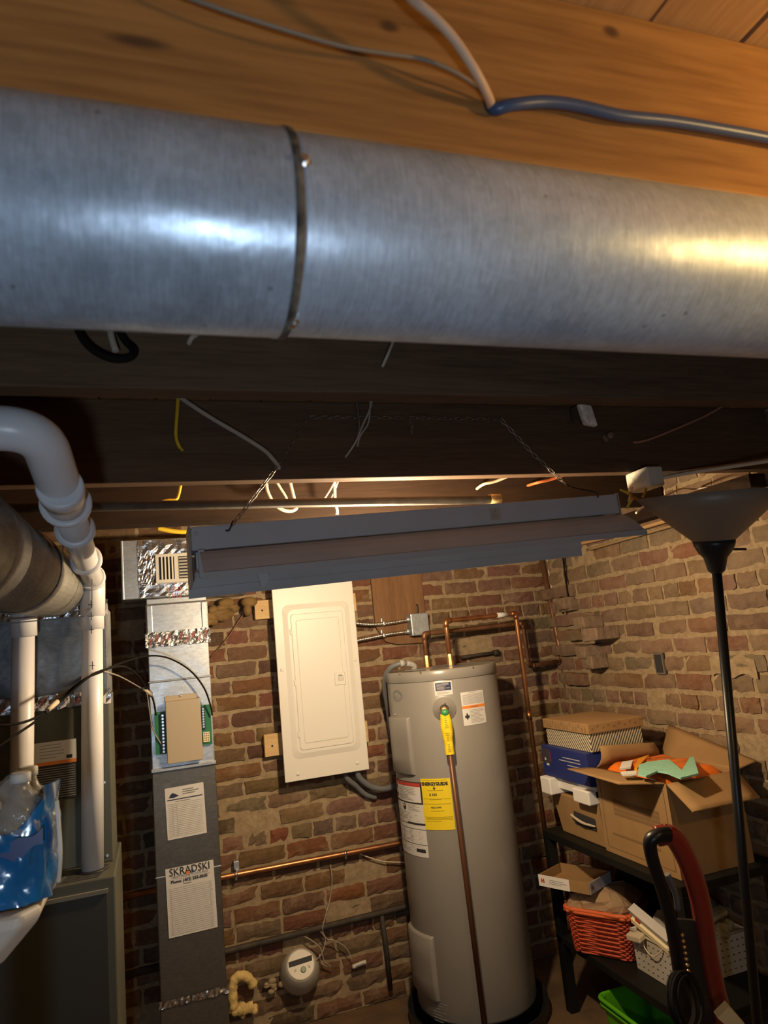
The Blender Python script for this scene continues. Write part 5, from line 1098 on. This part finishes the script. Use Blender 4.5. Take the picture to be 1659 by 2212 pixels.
# orange pack
t = thing('diaper_pack', 'torn orange plastic pack of mint green diapers in the open carton', 'diaper pack', (1.80, 2.31, CZ1-.13))
M_or = mat('orange pack film', (.78, .17, .015), .25, var=.25, vscale=9, bump=.4, bscale=18, coat=.4); M_mint = mat('mint diapers', (.30, .62, .47), .8, bump=.5, bscale=30)
mb = MB()
def pk(a, b):
    u, v = a*2-1, b*2-1; e = (1-abs(u)**6)*(1-abs(v)**5); return V((1.665+.135*(u+1)+.0, 2.14+.175*(v+1), CZ1-.02+.045*max(e, 0)**.5 + .006*sin(u*7)*sin(v*9)))
mb.grid(pk, 24, 24, True); top = obj('pack_film', mb, M_or, t, normals=False)
mb = MB(); mb.box((1.668, 2.145, CZ1-.12), (1.932, 2.485, CZ1-.015)); obj('pack_body', mb, M_or, t, bevel=.012)
def on(px, py, z=CZ1+.028): return at(px, py, 'z', z)
def decal(nm, pl, m, z, par=t, hgt=.006):
    c = [on(px, py, z) for px, py in pl]; n = len(c); mb = MB(); mb.add(c+[p-V((0, 0, hgt)) for p in c], [tuple(range(n))]+[(i, n+i, n+(i+1) % n, (i+1) % n) for i in range(n)]); return obj(nm, mb, m, par)
decal('diapers', [(1380, 1652), (1400, 1645), (1445, 1640), (1473, 1663), (1490, 1636), (1498, 1634), (1509, 1670), (1470, 1680), (1440, 1668), (1420, 1665), (1395, 1676), (1378, 1672)], M_mint, CZ1+.034)
decal('white_label', [(1344, 1645), (1367, 1642), (1362, 1657), (1338, 1660)], M_paper, CZ1+.032)
decal('white_stripe', [(1340, 1667), (1375, 1664), (1375, 1671), (1345, 1673)], M_paper, CZ1+.031)
decal('yellow_stripe', [(1378, 1638), (1402, 1630), (1388, 1644), (1376, 1660), (1370, 1660)], mat('amber print', (.9, .36, .01), .3), CZ1+.032)

# stack behind: brown carton, foam packing, blue box, patterned box
BY0, BY1 = 2.535, 2.875
t = thing('brown_carton', 'brown carton with hand hole at the bottom of the far stack on the top shelf', 'carton', (1.8, 2.7, ZT))
mb = MB()
zc = .885; mb.add([(1.655, BY0, ZT+.001), (1.96, BY0, ZT+.001), (1.96, BY1-.03, ZT+.001), (1.655, BY1-.03, ZT+.001), (1.645, BY0, zc), (1.965, BY0, zc), (1.965, BY1+.01, zc), (1.645, BY1+.01, zc)], [(0, 3, 2, 1), (4, 5, 6, 7), (0, 1, 5, 4), (1, 2, 6, 5), (2, 3, 7, 6), (3, 0, 4, 7)]); obj('carton', mb, M_card, t, bevel=.003)
mb = MB(); a = at(1262, 1770, 'x', 1.648); mb.grid(lambda u, v: V((1.6465-.001, a.y+.07-.15*u, a.z-.028+.05*v*(1 if u < .5 else .9))), 1, 1, False); obj('hand_hole', mb, M_ink, t, normals=False)
mb = MB(); b0, b1 = at(1236, 1762, 'x', 1.638), at(1284, 1786, 'x', 1.638); mb.tube(smooth_path([b0+V((.008, .01, 0)), b0, b0.lerp(b1, .5)+V((-.004, 0, -.006)), b1+V((.004, 0, 0))], 4), [.004, .005, .006, .006, .006, .005, .006, .006, .006, .005, .005, .004, .003], 8); obj('tissue_paper', mb, mat('tissue', (.5, .42, .3), .8), t)
t = thing('foam_packing', 'white molded foam packing piece between the brown carton and blue box', 'foam packing', (1.8, 2.7, zc+.001))
zs0, zs1 = zc+.001, .952
mb = MB(); mb.box((1.640, BY0+.0, zs0+.022), (1.96, BY1-.01, zs1)); obj('slab', mb, M_styro, t, bevel=.004)
mb = MB(); mb.box((1.595, BY1-.075, zs0), (1.70, BY1+.005, zs1+.003)); obj('end_block', mb, M_styro, t, bevel=.005)
mb = MB(); mb.box((1.608, BY0, zs0), (1.70, BY0+.115, zs1-.012)); obj('end_block', mb, M_styro, t, bevel=.005)
t = thing('blue_box', 'dark blue shoe box with upside down print in the far stack', 'box', (1.8, 2.7, zs1+.004))
zb0, zb1 = zs1+.004, 1.084
mb = MB(); mb.box((1.622, BY0, zb0), (1.94, BY1+.005, zb1)); obj('box', mb, mat('dark blue card', (.018, .03, .17), .5), t, bevel=.003)
Pb = plane((1.6214, BY1+.005, zb0), (0, -1, 0), (0, 0, 1)); w, h = BY1-BY0, zb1-zb0
Pu = plane((1.6214, BY1+.005-w, zb0+h), (0, 1, 0), (0, 0, -1))
mb = MB(); rect(mb, Pb, .012, h*.42, .065, h*.92, .0004); obj('dark_square', mb, mat('slate print', (.05, .05, .06), .5), t, normals=False)
mb = MB(); rect(mb, Pb, .022, h*.52, .034, h*.60, .0008); rect(mb, Pb, .034, h*.36, .055, h*.43, .0008); obj('white_marks', mb, M_paper, t, normals=False)
letters('red_lettering', 'SMART', .016, plane((1.6208, BY1+.005-.078, zb0+h*.5), (0, 0, 1), (0, 1, 0)), 0, 0, M_red, t)
mb = MB(); 
for k, (u0, u1, v) in enumerate(((.17, .30, .72), (.14, .30, .62), (.20, .30, .50))): rect(mb, Pb, u0, h*v, u1, h*v+.004, .0006)
obj('small_print', mb, mat('pale print', (.4, .42, .5), .6), t, normals=False)
t = thing('patterned_box', 'patterned storage box with brown lid topmost of the far stack', 'box', (1.8, 2.7, zb1+.001))
zp0, zp1 = zb1+.001, 1.196
def chev(name):
    m = bpy.data.materials.new(name); m.use_nodes = True; N = m.node_tree.nodes; L = m.node_tree.links; b = N['Principled BSDF']; b.inputs['Roughness'].default_value = .8
    g = N.new('ShaderNodeNewGeometry'); mp = N.new('ShaderNodeMapping'); mp.inputs['Rotation'].default_value = (radians(38), 0, radians(45)); L.new(g.outputs['Position'], mp.inputs[0])
    w = N.new('ShaderNodeTexWave'); w.inputs['Scale'].default_value = 34; w.bands_direction = 'Y'; w.inputs['Distortion'].default_value = .6; L.new(mp.outputs[0], w.inputs['Vector'])
    r = N.new('ShaderNodeValToRGB'); r.color_ramp.elements[0].position = .38; r.color_ramp.elements[1].position = .52; r.color_ramp.elements[0].color = (.07, .06, .04, 1); r.color_ramp.elements[1].color = (.66, .58, .42, 1); L.new(w.outputs['Fac'], r.inputs[0]); L.new(r.outputs[0], b.inputs['Base Color']); return m
mb = MB(); mb.box((1.648, BY0-.008, zp0), (1.90, BY1-.015, zp1-.01)); obj('box', mb, chev('diagonal hatch print'), t, bevel=.002)
mb = MB(); mb.box((1.640, BY0-.016, zp1-.040), (1.908, BY1-.007, zp1)); ld = obj('lid', mb, M_card, t, bevel=.003)
mb = MB(); Pq = plane((1.6395, BY1-.01, zp1-.036), (0, -1, 0), (0, 0, 1)); R = random.Random(5)
for k in range(15):
    u = .012+.022*k; v = .004+.014*(k % 3 == 0)
    for q in range(2): mb.add([Pq(u+a, v+b+.009*q, .0003) for a, b in ((0, 0), (.008, 0), (.010, .006), (.003, .006))], [(0, 1, 2, 3)])
Pq2 = plane((1.645, BY0-.0165, zp1-.036), (1, 0, 0), (0, 0, 1))
for k in range(10): mb.add([Pq2(.01+.026*k+a, .012+.008*(k % 2)+b, .0003) for a, b in ((0, 0), (.008, 0), (.010, .006), (.003, .006))], [(0, 1, 2, 3)])
obj('lid_print', mb, M_cardd, ld, normals=False)

# lower shelf: red basket with paper bag, flat box
zr = ZL+.001
b0, b1 = V((1.535, 2.735, zr)), V((1.665, 2.535, zr)); bx = (b1-b0).normalized(); by = V((-bx.y, bx.x, 0)); by = by if by.x > 0 else -by; bw, bd, bh = (b1-b0).length+.03, .21, .165
b0 = b0+by*.02
t = thing('wicker_basket', 'red wicker basket on the lower shelf with a paper bag in it', 'basket', b0+bx*bw/2+by*bd/2)
M_wick = mat('red wicker', (.50, .075, .028), .55, var=.3, vscale=40); mb = MB(); R = random.Random(9)
def rim(z, off, wob=0, ph=0):
    f = .90+.10*(z/bh); cx = b0+bx*bw/2+by*bd/2; hx, hy = bw/2*f+off, bd/2*f+off; out = []
    N_ = 56
    for k in range(N_+1):
        q = 2*pi*k/N_; ex = abs(cos(q))**.25*(1 if cos(q) > 0 else -1); ey = abs(sin(q))**.25*(1 if sin(q) > 0 else -1)
        out.append(cx+bx*hx*ex+by*hy*ey+V((0, 0, z)) + (bx*ex+by*ey)*wob*(1 if (k+ph) % 4 < 2 else -1))
    return out
for k in range(19): mb.tube(rim(.006+.0082*k, 0, .0028, k*2), .0042, 6, False)
obj('woven_sides', mb, M_wick, t)
mb = MB(); mb.tube(rim(bh, .004, .002, 1), .009, 8, False); mb.tube(rim(bh-.008, .007, .002, 3), .006, 8, False); obj('rim', mb, mat('orange red wicker', (.66, .13, .035), .5), t)
mb = MB(); pts_ = rim(.004, -.006)[:-1]; mb.add(pts_, [tuple(range(len(pts_)))]); obj('bottom', mb, M_wick, t)
t = thing('paper_bag', 'crumpled brown paper bag bulging out of the red wicker basket', 'paper bag', b0+bx*bw/2+by*bd/2+V((0, 0, .03)))
mb = MB(); R = random.Random(14); cc = b0+bx*bw/2+by*bd/2; hs = {}
def bag(a, b):
    q = 2*pi*(a % 1); i = (round(a*30) % 30, round(b*12)); j = hs.setdefault(i, R.uniform(-.012, .012)); f = [.80, .82, .84, .85, .87, .88, .92, .97, 1.0, .98, .9, .6, .0][round(b*12)]
    ex = abs(cos(q))**.5*(1 if cos(q) > 0 else -1); ey = abs(sin(q))**.5*(1 if sin(q) > 0 else -1)
    return cc + bx*(bw/2*f*ex+j*f) + by*(bd/2*f*ey+j*f) + V((0, 0, .03+.205*min(b*1.08, 1)+j*.6))
mb.grid(bag, 30, 12, False); obj('bag', mb, mat('kraft paper', (.36, .23, .13), .75), t, normals=False)
zf = zr+.24
f0, f1, f2 = at(1166, 1912, 'z', zf), at(1275, 1934, 'z', zf), at(1372, 1913, 'z', zf)
t = thing('flat_box', 'flat white and brown open box lying on the paper bag', 'box', (f0+f1)/2)
X_ = (f1-f0); Y_ = V((-X_.y, X_.x, 0)).normalized(); Y_ = Y_ if Y_.x > 0 else -Y_; lw = X_.length; Xn = X_.normalized(); ld_ = .17; hgt = .042
Pk = lambda u, v, w: f0+Xn*u+Y_*v+V((0, 0, w))
mb = MB(); mb.prism([(0, 0), (lw, 0), (lw, ld_), (0, ld_)], Pk, 0, .004)
for a, b in (((0, 0), (lw, .003)), ((0, ld_-.003), (lw, ld_)), ((0, .003), (.003, ld_-.003)), ((lw-.003, .003), (lw, ld_-.003))): mb.prism([(a[0], a[1]), (b[0], a[1]), (b[0], b[1]), (a[0], b[1])], Pk, .004, hgt)
obj('tray', mb, M_card, t)
mb = MB(); mb.prism([(-.001, -.002), (lw*.62, -.002), (lw*.62, 0), (-.001, 0)], Pk, -.001, hgt+.001); s_ = obj('white_side', mb, M_styro, t)
mb = MB(); mb.prism([(lw, .004), (lw+.002, .004), (lw+.002, ld_), (lw, ld_)], Pk, 0, hgt); s2_ = obj('blue_white_side', mb, mat('pale blue card', (.42, .43, .52), .6), t)
Pt = plane(f0-Y_*.0025, Xn, (0, 0, 1)); mb = MB(); rect(mb, Pt, .012, .014, .018, .030, .0005); rect(mb, Pt, .022, .014, .028, .030, .0005); rect(mb, Pt, .018, .020, .022, .024, .0005); obj('red_mark', mb, M_red, s_, normals=False)
print_lines(Pt, .05, lw*.58, .012, .032, 3, M_lgrey, s_, .002, .0005)
Pt2 = plane(f0+Xn*(lw+.0025), Y_, (0, 0, 1)); mb = MB(); rect(mb, Pt2, .012, .014, .018, .030, .0005); rect(mb, Pt2, .022, .014, .028, .030, .0005); rect(mb, Pt2, .018, .020, .022, .024, .0005); obj('dark_mark', mb, mat('dark red ink', (.15, .05, .04), .6), s2_, normals=False)

# white perforated basket with odds and ends
WX0, WX1, WY0, WY1, WH = 1.69, 2.02, 2.285, 2.50, .135
t = thing('perforated_basket', 'white perforated plastic basket full of odds and ends on the lower shelf', 'basket', ((WX0+WX1)/2, (WY0+WY1)/2, zr))
M_wb = mat('white basket plastic', (.56, .52, .46), .5)
def bwall(nm, o, X, w, h, n_, lean):
    X = V(X); out = V(n_); up_ = (V((0, 0, 1))+out*lean).normalized(); mb = MB(); P = lambda u, v, ww=0: V(o)+X*u+up_*v+out*ww
    mb.prism([(0, 0), (w, 0), (w, h), (0, h)], P, -.0025, 0); ww = obj(nm, mb, M_wb, t)
    mb = MB(); nc = int(w/.024); 
    for i in range(nc):
        for j in range(5):
            u, v = .016+(w-.032)*i/(nc-1)+(.006 if j % 2 and nm == 'side_wall' else 0), .018+.023*j
            if u+.009 < w: mb.add([P(u+a, v+b, .0006) for a, b in ((-.005, -.0022), (.004, -.0022), (.006, .0022), (-.003, .0022))], [(0, 1, 2, 3)])
    obj('punched_holes', mb, mat('hole shade', (.10, .085, .07), .8), ww, normals=False)
    mb = MB(); mb.tube([P(-.003, h, 0), P(w+.003, h, 0)], .005, 8); obj('rim', mb, M_wb, ww)
bwall('side_wall', (WX0, WY1, zr), (0, -1, 0), WY1-WY0, WH, (-1, 0, 0), .03); bwall('end_wall', (WX0, WY0, zr), (1, 0, 0), WX1-WX0, WH, (0, -1, 0), .03)
bwall('side_wall', (WX1, WY0, zr), (0, 1, 0), WY1-WY0, WH, (1, 0, 0), .03); bwall('end_wall', (WX1, WY1, zr), (-1, 0, 0), WX1-WX0, WH, (0, 1, 0), .03)
mb = MB(); mb.box((WX0, WY0, zr), (WX1, WY1, zr+.004)); obj('bottom', mb, M_wb, t)
zi = zr+WH
p = at(1392, 2000, 'x', 1.70); mb = MB(); a = V((1.69, 2.49, zi+.05)); b = V((1.70, 2.29, zi-.005)); dv = (b-a).normalized()
t = thing('white_packet', 'white packet with red mark leaning in the perforated basket', 'packet', a.lerp(b, .5)-V((0, 0, .02)))
mb.obox(a.lerp(b, .5)+V((.01, 0, .012)), dv*.10, V((.016, 0, .008)), dv.cross(V((.016, 0, .008))).normalized()*.034); obj('packet', mb, mat('packet card', (.62, .58, .55), .6), t, bevel=.003)
pn = a.lerp(b, .25)+V((-.013, 0, .012)); mb = MB(); mb.obox(pn+V((.0, 0, .003)), dv*.012, V((.002, 0, 0)), V((0, 0, .010))); obj('red_mark', mb, M_red, t)
mb = MB(); mb.obox(a.lerp(b, .55)+V((-.012, 0, .0)), dv*.095, (.006, 0, .002), (-.001, 0, .008)); obj('cream_edge', mb, M_cream, t)
mb = MB(); mb.obox((1.682, 2.46, zi-.008), (.006, .05, -.012), (.022, 0, .008), (0, .002, .010)); single('folded_card', mb, mat('creamy card', (.60, .52, .38), .7), 'folded cream card hanging over the rim of the perforated basket', 'card', bevel=.004)
def loops(c, n, r, m, name, label, tilt):
    mb = MB(); R = random.Random(3)
    for k in range(n):
        q = R.uniform(-.15, .15); rr_ = r*R.uniform(.85, 1.1); X = V((cos(tilt+q), sin(tilt+q), .1)); Yv = V((-.1, .2, 1)).normalized()
        mb.tube([c+V((.003*k, -.004*k, 0))+X*cos(u)*rr_+Yv*sin(u)*rr_ for u in [2*pi*j/24 for j in range(25)]], .0035, 6, False)
    return single(name, mb, m, label, 'cable')
loops(V((1.78, 2.32, zi+.035)), 4, .036, mat('white cord', (.58, .54, .48), .5), 'coiled_cable', 'coil of white cord in the perforated basket', .2)
mb = MB(); mb.obox((1.89, 2.36, zi+.05), V((.085, -.01, .022)), V((0, .045, .01)), V((-.004, 0, .014))); t = thing('slim_device', 'slim grey electronic device tilted in the perforated basket', 'device', (1.89, 2.36, zi)); obj('body', mb, mat('grey device', (.26, .24, .2), .4), t, bevel=.003)
mb = MB(); mb.obox((1.888, 2.3125, zi+.041), V((.085, -.01, .022)), V((0, .003, .0)), V((0, 0, .006))); obj('light_edge', mb, mat('grey device edge', (.42, .39, .34), .4), t)
R = random.Random(44)
for k, (x, y, z, r, m, lb) in enumerate(((1.93, 2.30, .0, .03, mat('crumpled wrap', (.42, .37, .28), .6), 'crumpled tan packet in the perforated basket under the slim device'), (1.86, 2.31, -.012, .028, mat('greyish wrap', (.40, .38, .34), .6), 'crumpled grey packet in the perforated basket beside the cord coil'), (1.98, 2.32, .012, .022, mat('olive wrap', (.36, .30, .14), .6), 'small olive packet in the corner of the perforated basket'), (1.80, 2.43, .02, .045, mat('white crumple', (.5, .46, .42), .6), 'white crumpled bag standing behind the cord coil'))):
    mb = MB(); vs = []
    mb.ball((x, y, zi+z), (r*1.2, r, r), 9, 6); mb.v = [p+V((R.uniform(-.008, .008), R.uniform(-.008, .008), R.uniform(-.008, .008))) for p in mb.v]; mb.sm = [False]*len(mb.sm)
    single('crumpled_packet', mb, m, lb, 'packet')
cable('thin_cable', [(1.683, 2.43, zi+.01), (1.672, 2.41, zi-.03), (1.672, 2.37, zi-.045), (1.676, 2.33, zi-.02), (1.69, 2.31, zi+.01)], .002, M_cable_w, 'thin pale cord looping over the rim of the perforated basket', 'cord')
# dark clutter on the lower shelf
mb = MB(); mb.ball((1.935, 2.775, zr+.155), (.085, .11, .155), 14, 10); R = random.Random(7); mb.v = [p+V((R.uniform(-.008, .008), R.uniform(-.008, .008), R.uniform(-.008, .008)*(p.z > zr+.02))) for p in mb.v]; single('black_bag', mb, M_black, 'black bag slumped behind the red wicker basket', 'bag')
# green tub on the floor
g0, g1 = at(1297, 2152, 'x', 1.60), at(1356, 2203, 'x', 1.60); zg = (g0.z+g1.z)/2
t = thing('green_tub', 'bright green plastic tub on the floor under the shelf', 'tub', (1.72, 2.42, 0))
mb = MB(); gx0, gx1, gy0, gy1 = 1.60, 1.86, 2.30, 2.66
rr_ = lambda x0, x1, y0, y1, r: rrect(x0, x1, y0, y1, r)
P_ = [(rr_(gx0+.02, gx1-.02, gy0+.02, gy1-.02, .03), .002), (rr_(gx0, gx1, gy0, gy1, .03), zg), (rr_(gx0+.005, gx1-.005, gy0+.005, gy1-.005, .03), zg), (rr_(gx0+.025, gx1-.025, gy0+.025, gy1-.025, .03), .008)]
n = len(P_[0][0]); mb.add([(x, y, z) for pl, z in P_ for x, y in pl], [(k*n+i, k*n+(i+1) % n, (k+1)*n+(i+1) % n, (k+1)*n+i) for k in range(3) for i in range(n)]+[tuple(range(n))[::-1], tuple(range(3*n, 4*n))])
obj('tub', mb, mat('bright green plastic', (.10, .42, .012), .4), t)
mb = MB(); pl = rr_(gx0-.004, gx1+.004, gy0-.004, gy1+.004, .032); pl.append(pl[0]); mb.tube([V((x, y, zg)) for x, y in pl], .008, 8, False); mb.tube([V((x+.004*(1 if x > 1.73 else -1)*-.6, y, zg-.022)) for x, y in pl], .006, 8, False); obj('rim', mb, MATS['bright green plastic'], t)

# ------------------------------------------------------------------ hand truck
HD = 1.6
t = thing('hand_truck', 'red and black hand truck handle leaning in front of the shelf', 'hand truck', (1.22, 1.56, 0))
red = [dp(px, py, d) for px, py, d in ((1418, 1806, 1.60), (1445, 1803, 1.60), (1466, 1822, 1.60), (1492, 1876, 1.60), (1510, 1935, 1.605), (1520, 1990, 1.61), (1530, 2060, 1.63), (1546, 2140, 1.65), (1562, 2212, 1.67))]
red += [V((red[-1].x+.03, red[-1].y+.07, .35)), V((red[-1].x+.05, red[-1].y+.13, .09))]
blk = [dp(px, py, d) for px, py, d in ((1446, 1802, 1.585), (1418, 1806, 1.58), (1404, 1822, 1.58), (1412, 1865, 1.58), (1432, 1925, 1.585), (1448, 1985, 1.59), (1460, 2050, 1.60), (1472, 2130, 1.61), (1484, 2212, 1.62))]
blk += [V((blk[-1].x+.03, blk[-1].y+.10, .35)), V((blk[-1].x+.05, blk[-1].y+.20, .09))]
M_redp = mat('red handle paint', (.20, .022, .014), .3, coat=.4)
def rail(nm, pts, w, th, m):
    p = smooth_path(pts, 6); mb = MB(); k = len(p); vs = []; n = 12; side = rt
    for i in range(k):
        tt = (p[min(i+1, k-1)]-p[max(i-1, 0)]).normalized(); s = (side-tt*side.dot(tt)).normalized(); o = tt.cross(s); 
        for j in range(n):
            a = 2*pi*j/n; vs.append(p[i]+s*cos(a)*w/2+o*sin(a)*th/2)
    mb.add(vs, [(i*n+j, i*n+(j+1) % n, (i+1)*n+(j+1) % n, (i+1)*n+j) for i in range(k-1) for j in range(n)]+[tuple(range(n))[::-1], tuple(range((k-1)*n, k*n))], True); return obj(nm, mb, m, t)
rail('red_handle', red, .047, .04, M_redp); rail('black_frame', blk, .030, .034, M_blackm)
cx_ = [red[7].lerp(blk[7], .5), red[8].lerp(blk[8], .5)]
a, b, c_, d_ = blk[5], red[5], red[8], blk[8]
mb = MB(); nrm = (b-a).cross(d_-a).normalized(); mb.slab(lambda u, v: ((a*(1-u)+b*u)*(1-v)+(d_*(1-u)+c_*u)*v, nrm), 4, 4, .006); obj('web_plate', mb, M_black, t)
mb = MB(); mb.tube(smooth_path([dp(1441, 1888, 1.6), dp(1452, 1910, 1.6), dp(1460, 1935, 1.605), dp(1464, 1965, 1.61)], 5), .007, 10); obj('grip_spring', mb, mat('grey sleeve', (.10, .10, .10), .4), t)
mb = MB()
for k in range(7): mb.ball(dp(1474+2.2*k, 2020+13*k, 1.56), .0045, 8, 6)
obj('rivets', mb, M_brass, t)
ay = (red[-1].y+blk[-1].y)/2; mb = MB(); mb.tube([(1.10, ay, .075), (1.38, ay, .075)], .01, 12); obj('axle', mb, M_dsteel, t)
for x in (1.09, 1.37):
    mb = MB(); mb.lathe((x, ay, .075), (1, 0, 0), [(.03, 0), (.07, 0), (.075, .008), (.075, .022), (.07, .03), (.03, .03)], 28); obj('wheel', mb, M_black, t)
mb = MB(); mb.box((1.13, ay-.22, .004), (1.36, ay-.03, .012)); obj('toe_plate', mb, M_blackm, t)
loops(dp(1470, 2160, 1.52), 5, .05, M_cable_k, 'coiled_cable', 'black cable coil hanging on the hand truck', .5)
a, b = dp(1558, 2180, 1.55), dp(1592, 2215, 1.55); t = thing('wooden_stick', 'pale wooden stick end leaning beside the hand truck', 'stick', (b.x+.10, b.y+.02, 0))
d = (b-a).normalized(); e = V((b.x+.06, b.y+.1, .02)); mb = MB(); mb.strip([a, b, e], .036, .02, rt); obj('stick', mb, mat('pale wood', (.62, .50, .28), .6), t)

# ------------------------------------------------------------------ lamps
def bulb(loc, r, label, col, strength, axis, l):
    t = thing('bare_bulb', label, 'lamp', loc); a = V(axis).normalized()
    mb = MB(); mb.ball(loc, r, 14, 10); obj('glass_bulb', mb, emit('glow '+label[:12], col, strength), t)
    mb = MB(); mb.lathe(V(loc)+a*r*.75, a, [(.012, 0), (.013, .022), (.018, .024), (.019, .05), (.019, l-r*.75-.008), (.03, l-r*.75-.006), (.03, l-r*.75)], 20); obj('lamp_holder', mb, M_black, t)
A_STR, B_STR, C_W = 1800, 410, 6.4
bulb((.76, 2.06, 1.842), .03, 'bare glowing bulb hidden behind the hanging shop light', (1, .75, .46), A_STR, (0, -1, 0), .165)
bulb((1.0, .15, 1.98), .03, 'bare glowing bulb beside the camera under the ceiling', (1, .62, .21), B_STR, (0, 0, 1), ZC-1.98)
pl = bpy.data.lights.new('cool light', 'AREA'); pl.shape = 'DISK'; pl.size = .10; pl.energy = C_W; pl.color = (.67, .83, 1)
po = bpy.data.objects.new('cool_light', pl); COL.objects.link(po); po.location = (-.12, -.5, 1.27)  # unseen cool source behind the camera, inferred from the duct highlight; its kind is unknown
po.rotation_euler = (V((.15, .9, 1.75))-V(po.location)).to_track_quat('-Z', 'Y').to_euler()
wd = bpy.data.worlds.new('World'); scene.world = wd; wd.use_nodes = True
wd.node_tree.nodes['Background'].inputs[0].default_value = (.02, .018, .016, 1); wd.node_tree.nodes['Background'].inputs[1].default_value = .1
scene.view_settings.view_transform = 'Standard'; scene.view_settings.look = 'None'; scene.view_settings.gamma = 1; scene.view_settings.exposure = 0
scene.view_settings.use_curve_mapping = False
scene.cycles.use_denoising = True
scene.cycles.max_bounces = 5; scene.cycles.diffuse_bounces = 2; scene.cycles.adaptive_threshold = .04; scene.cycles.sample_clamp_indirect = 4
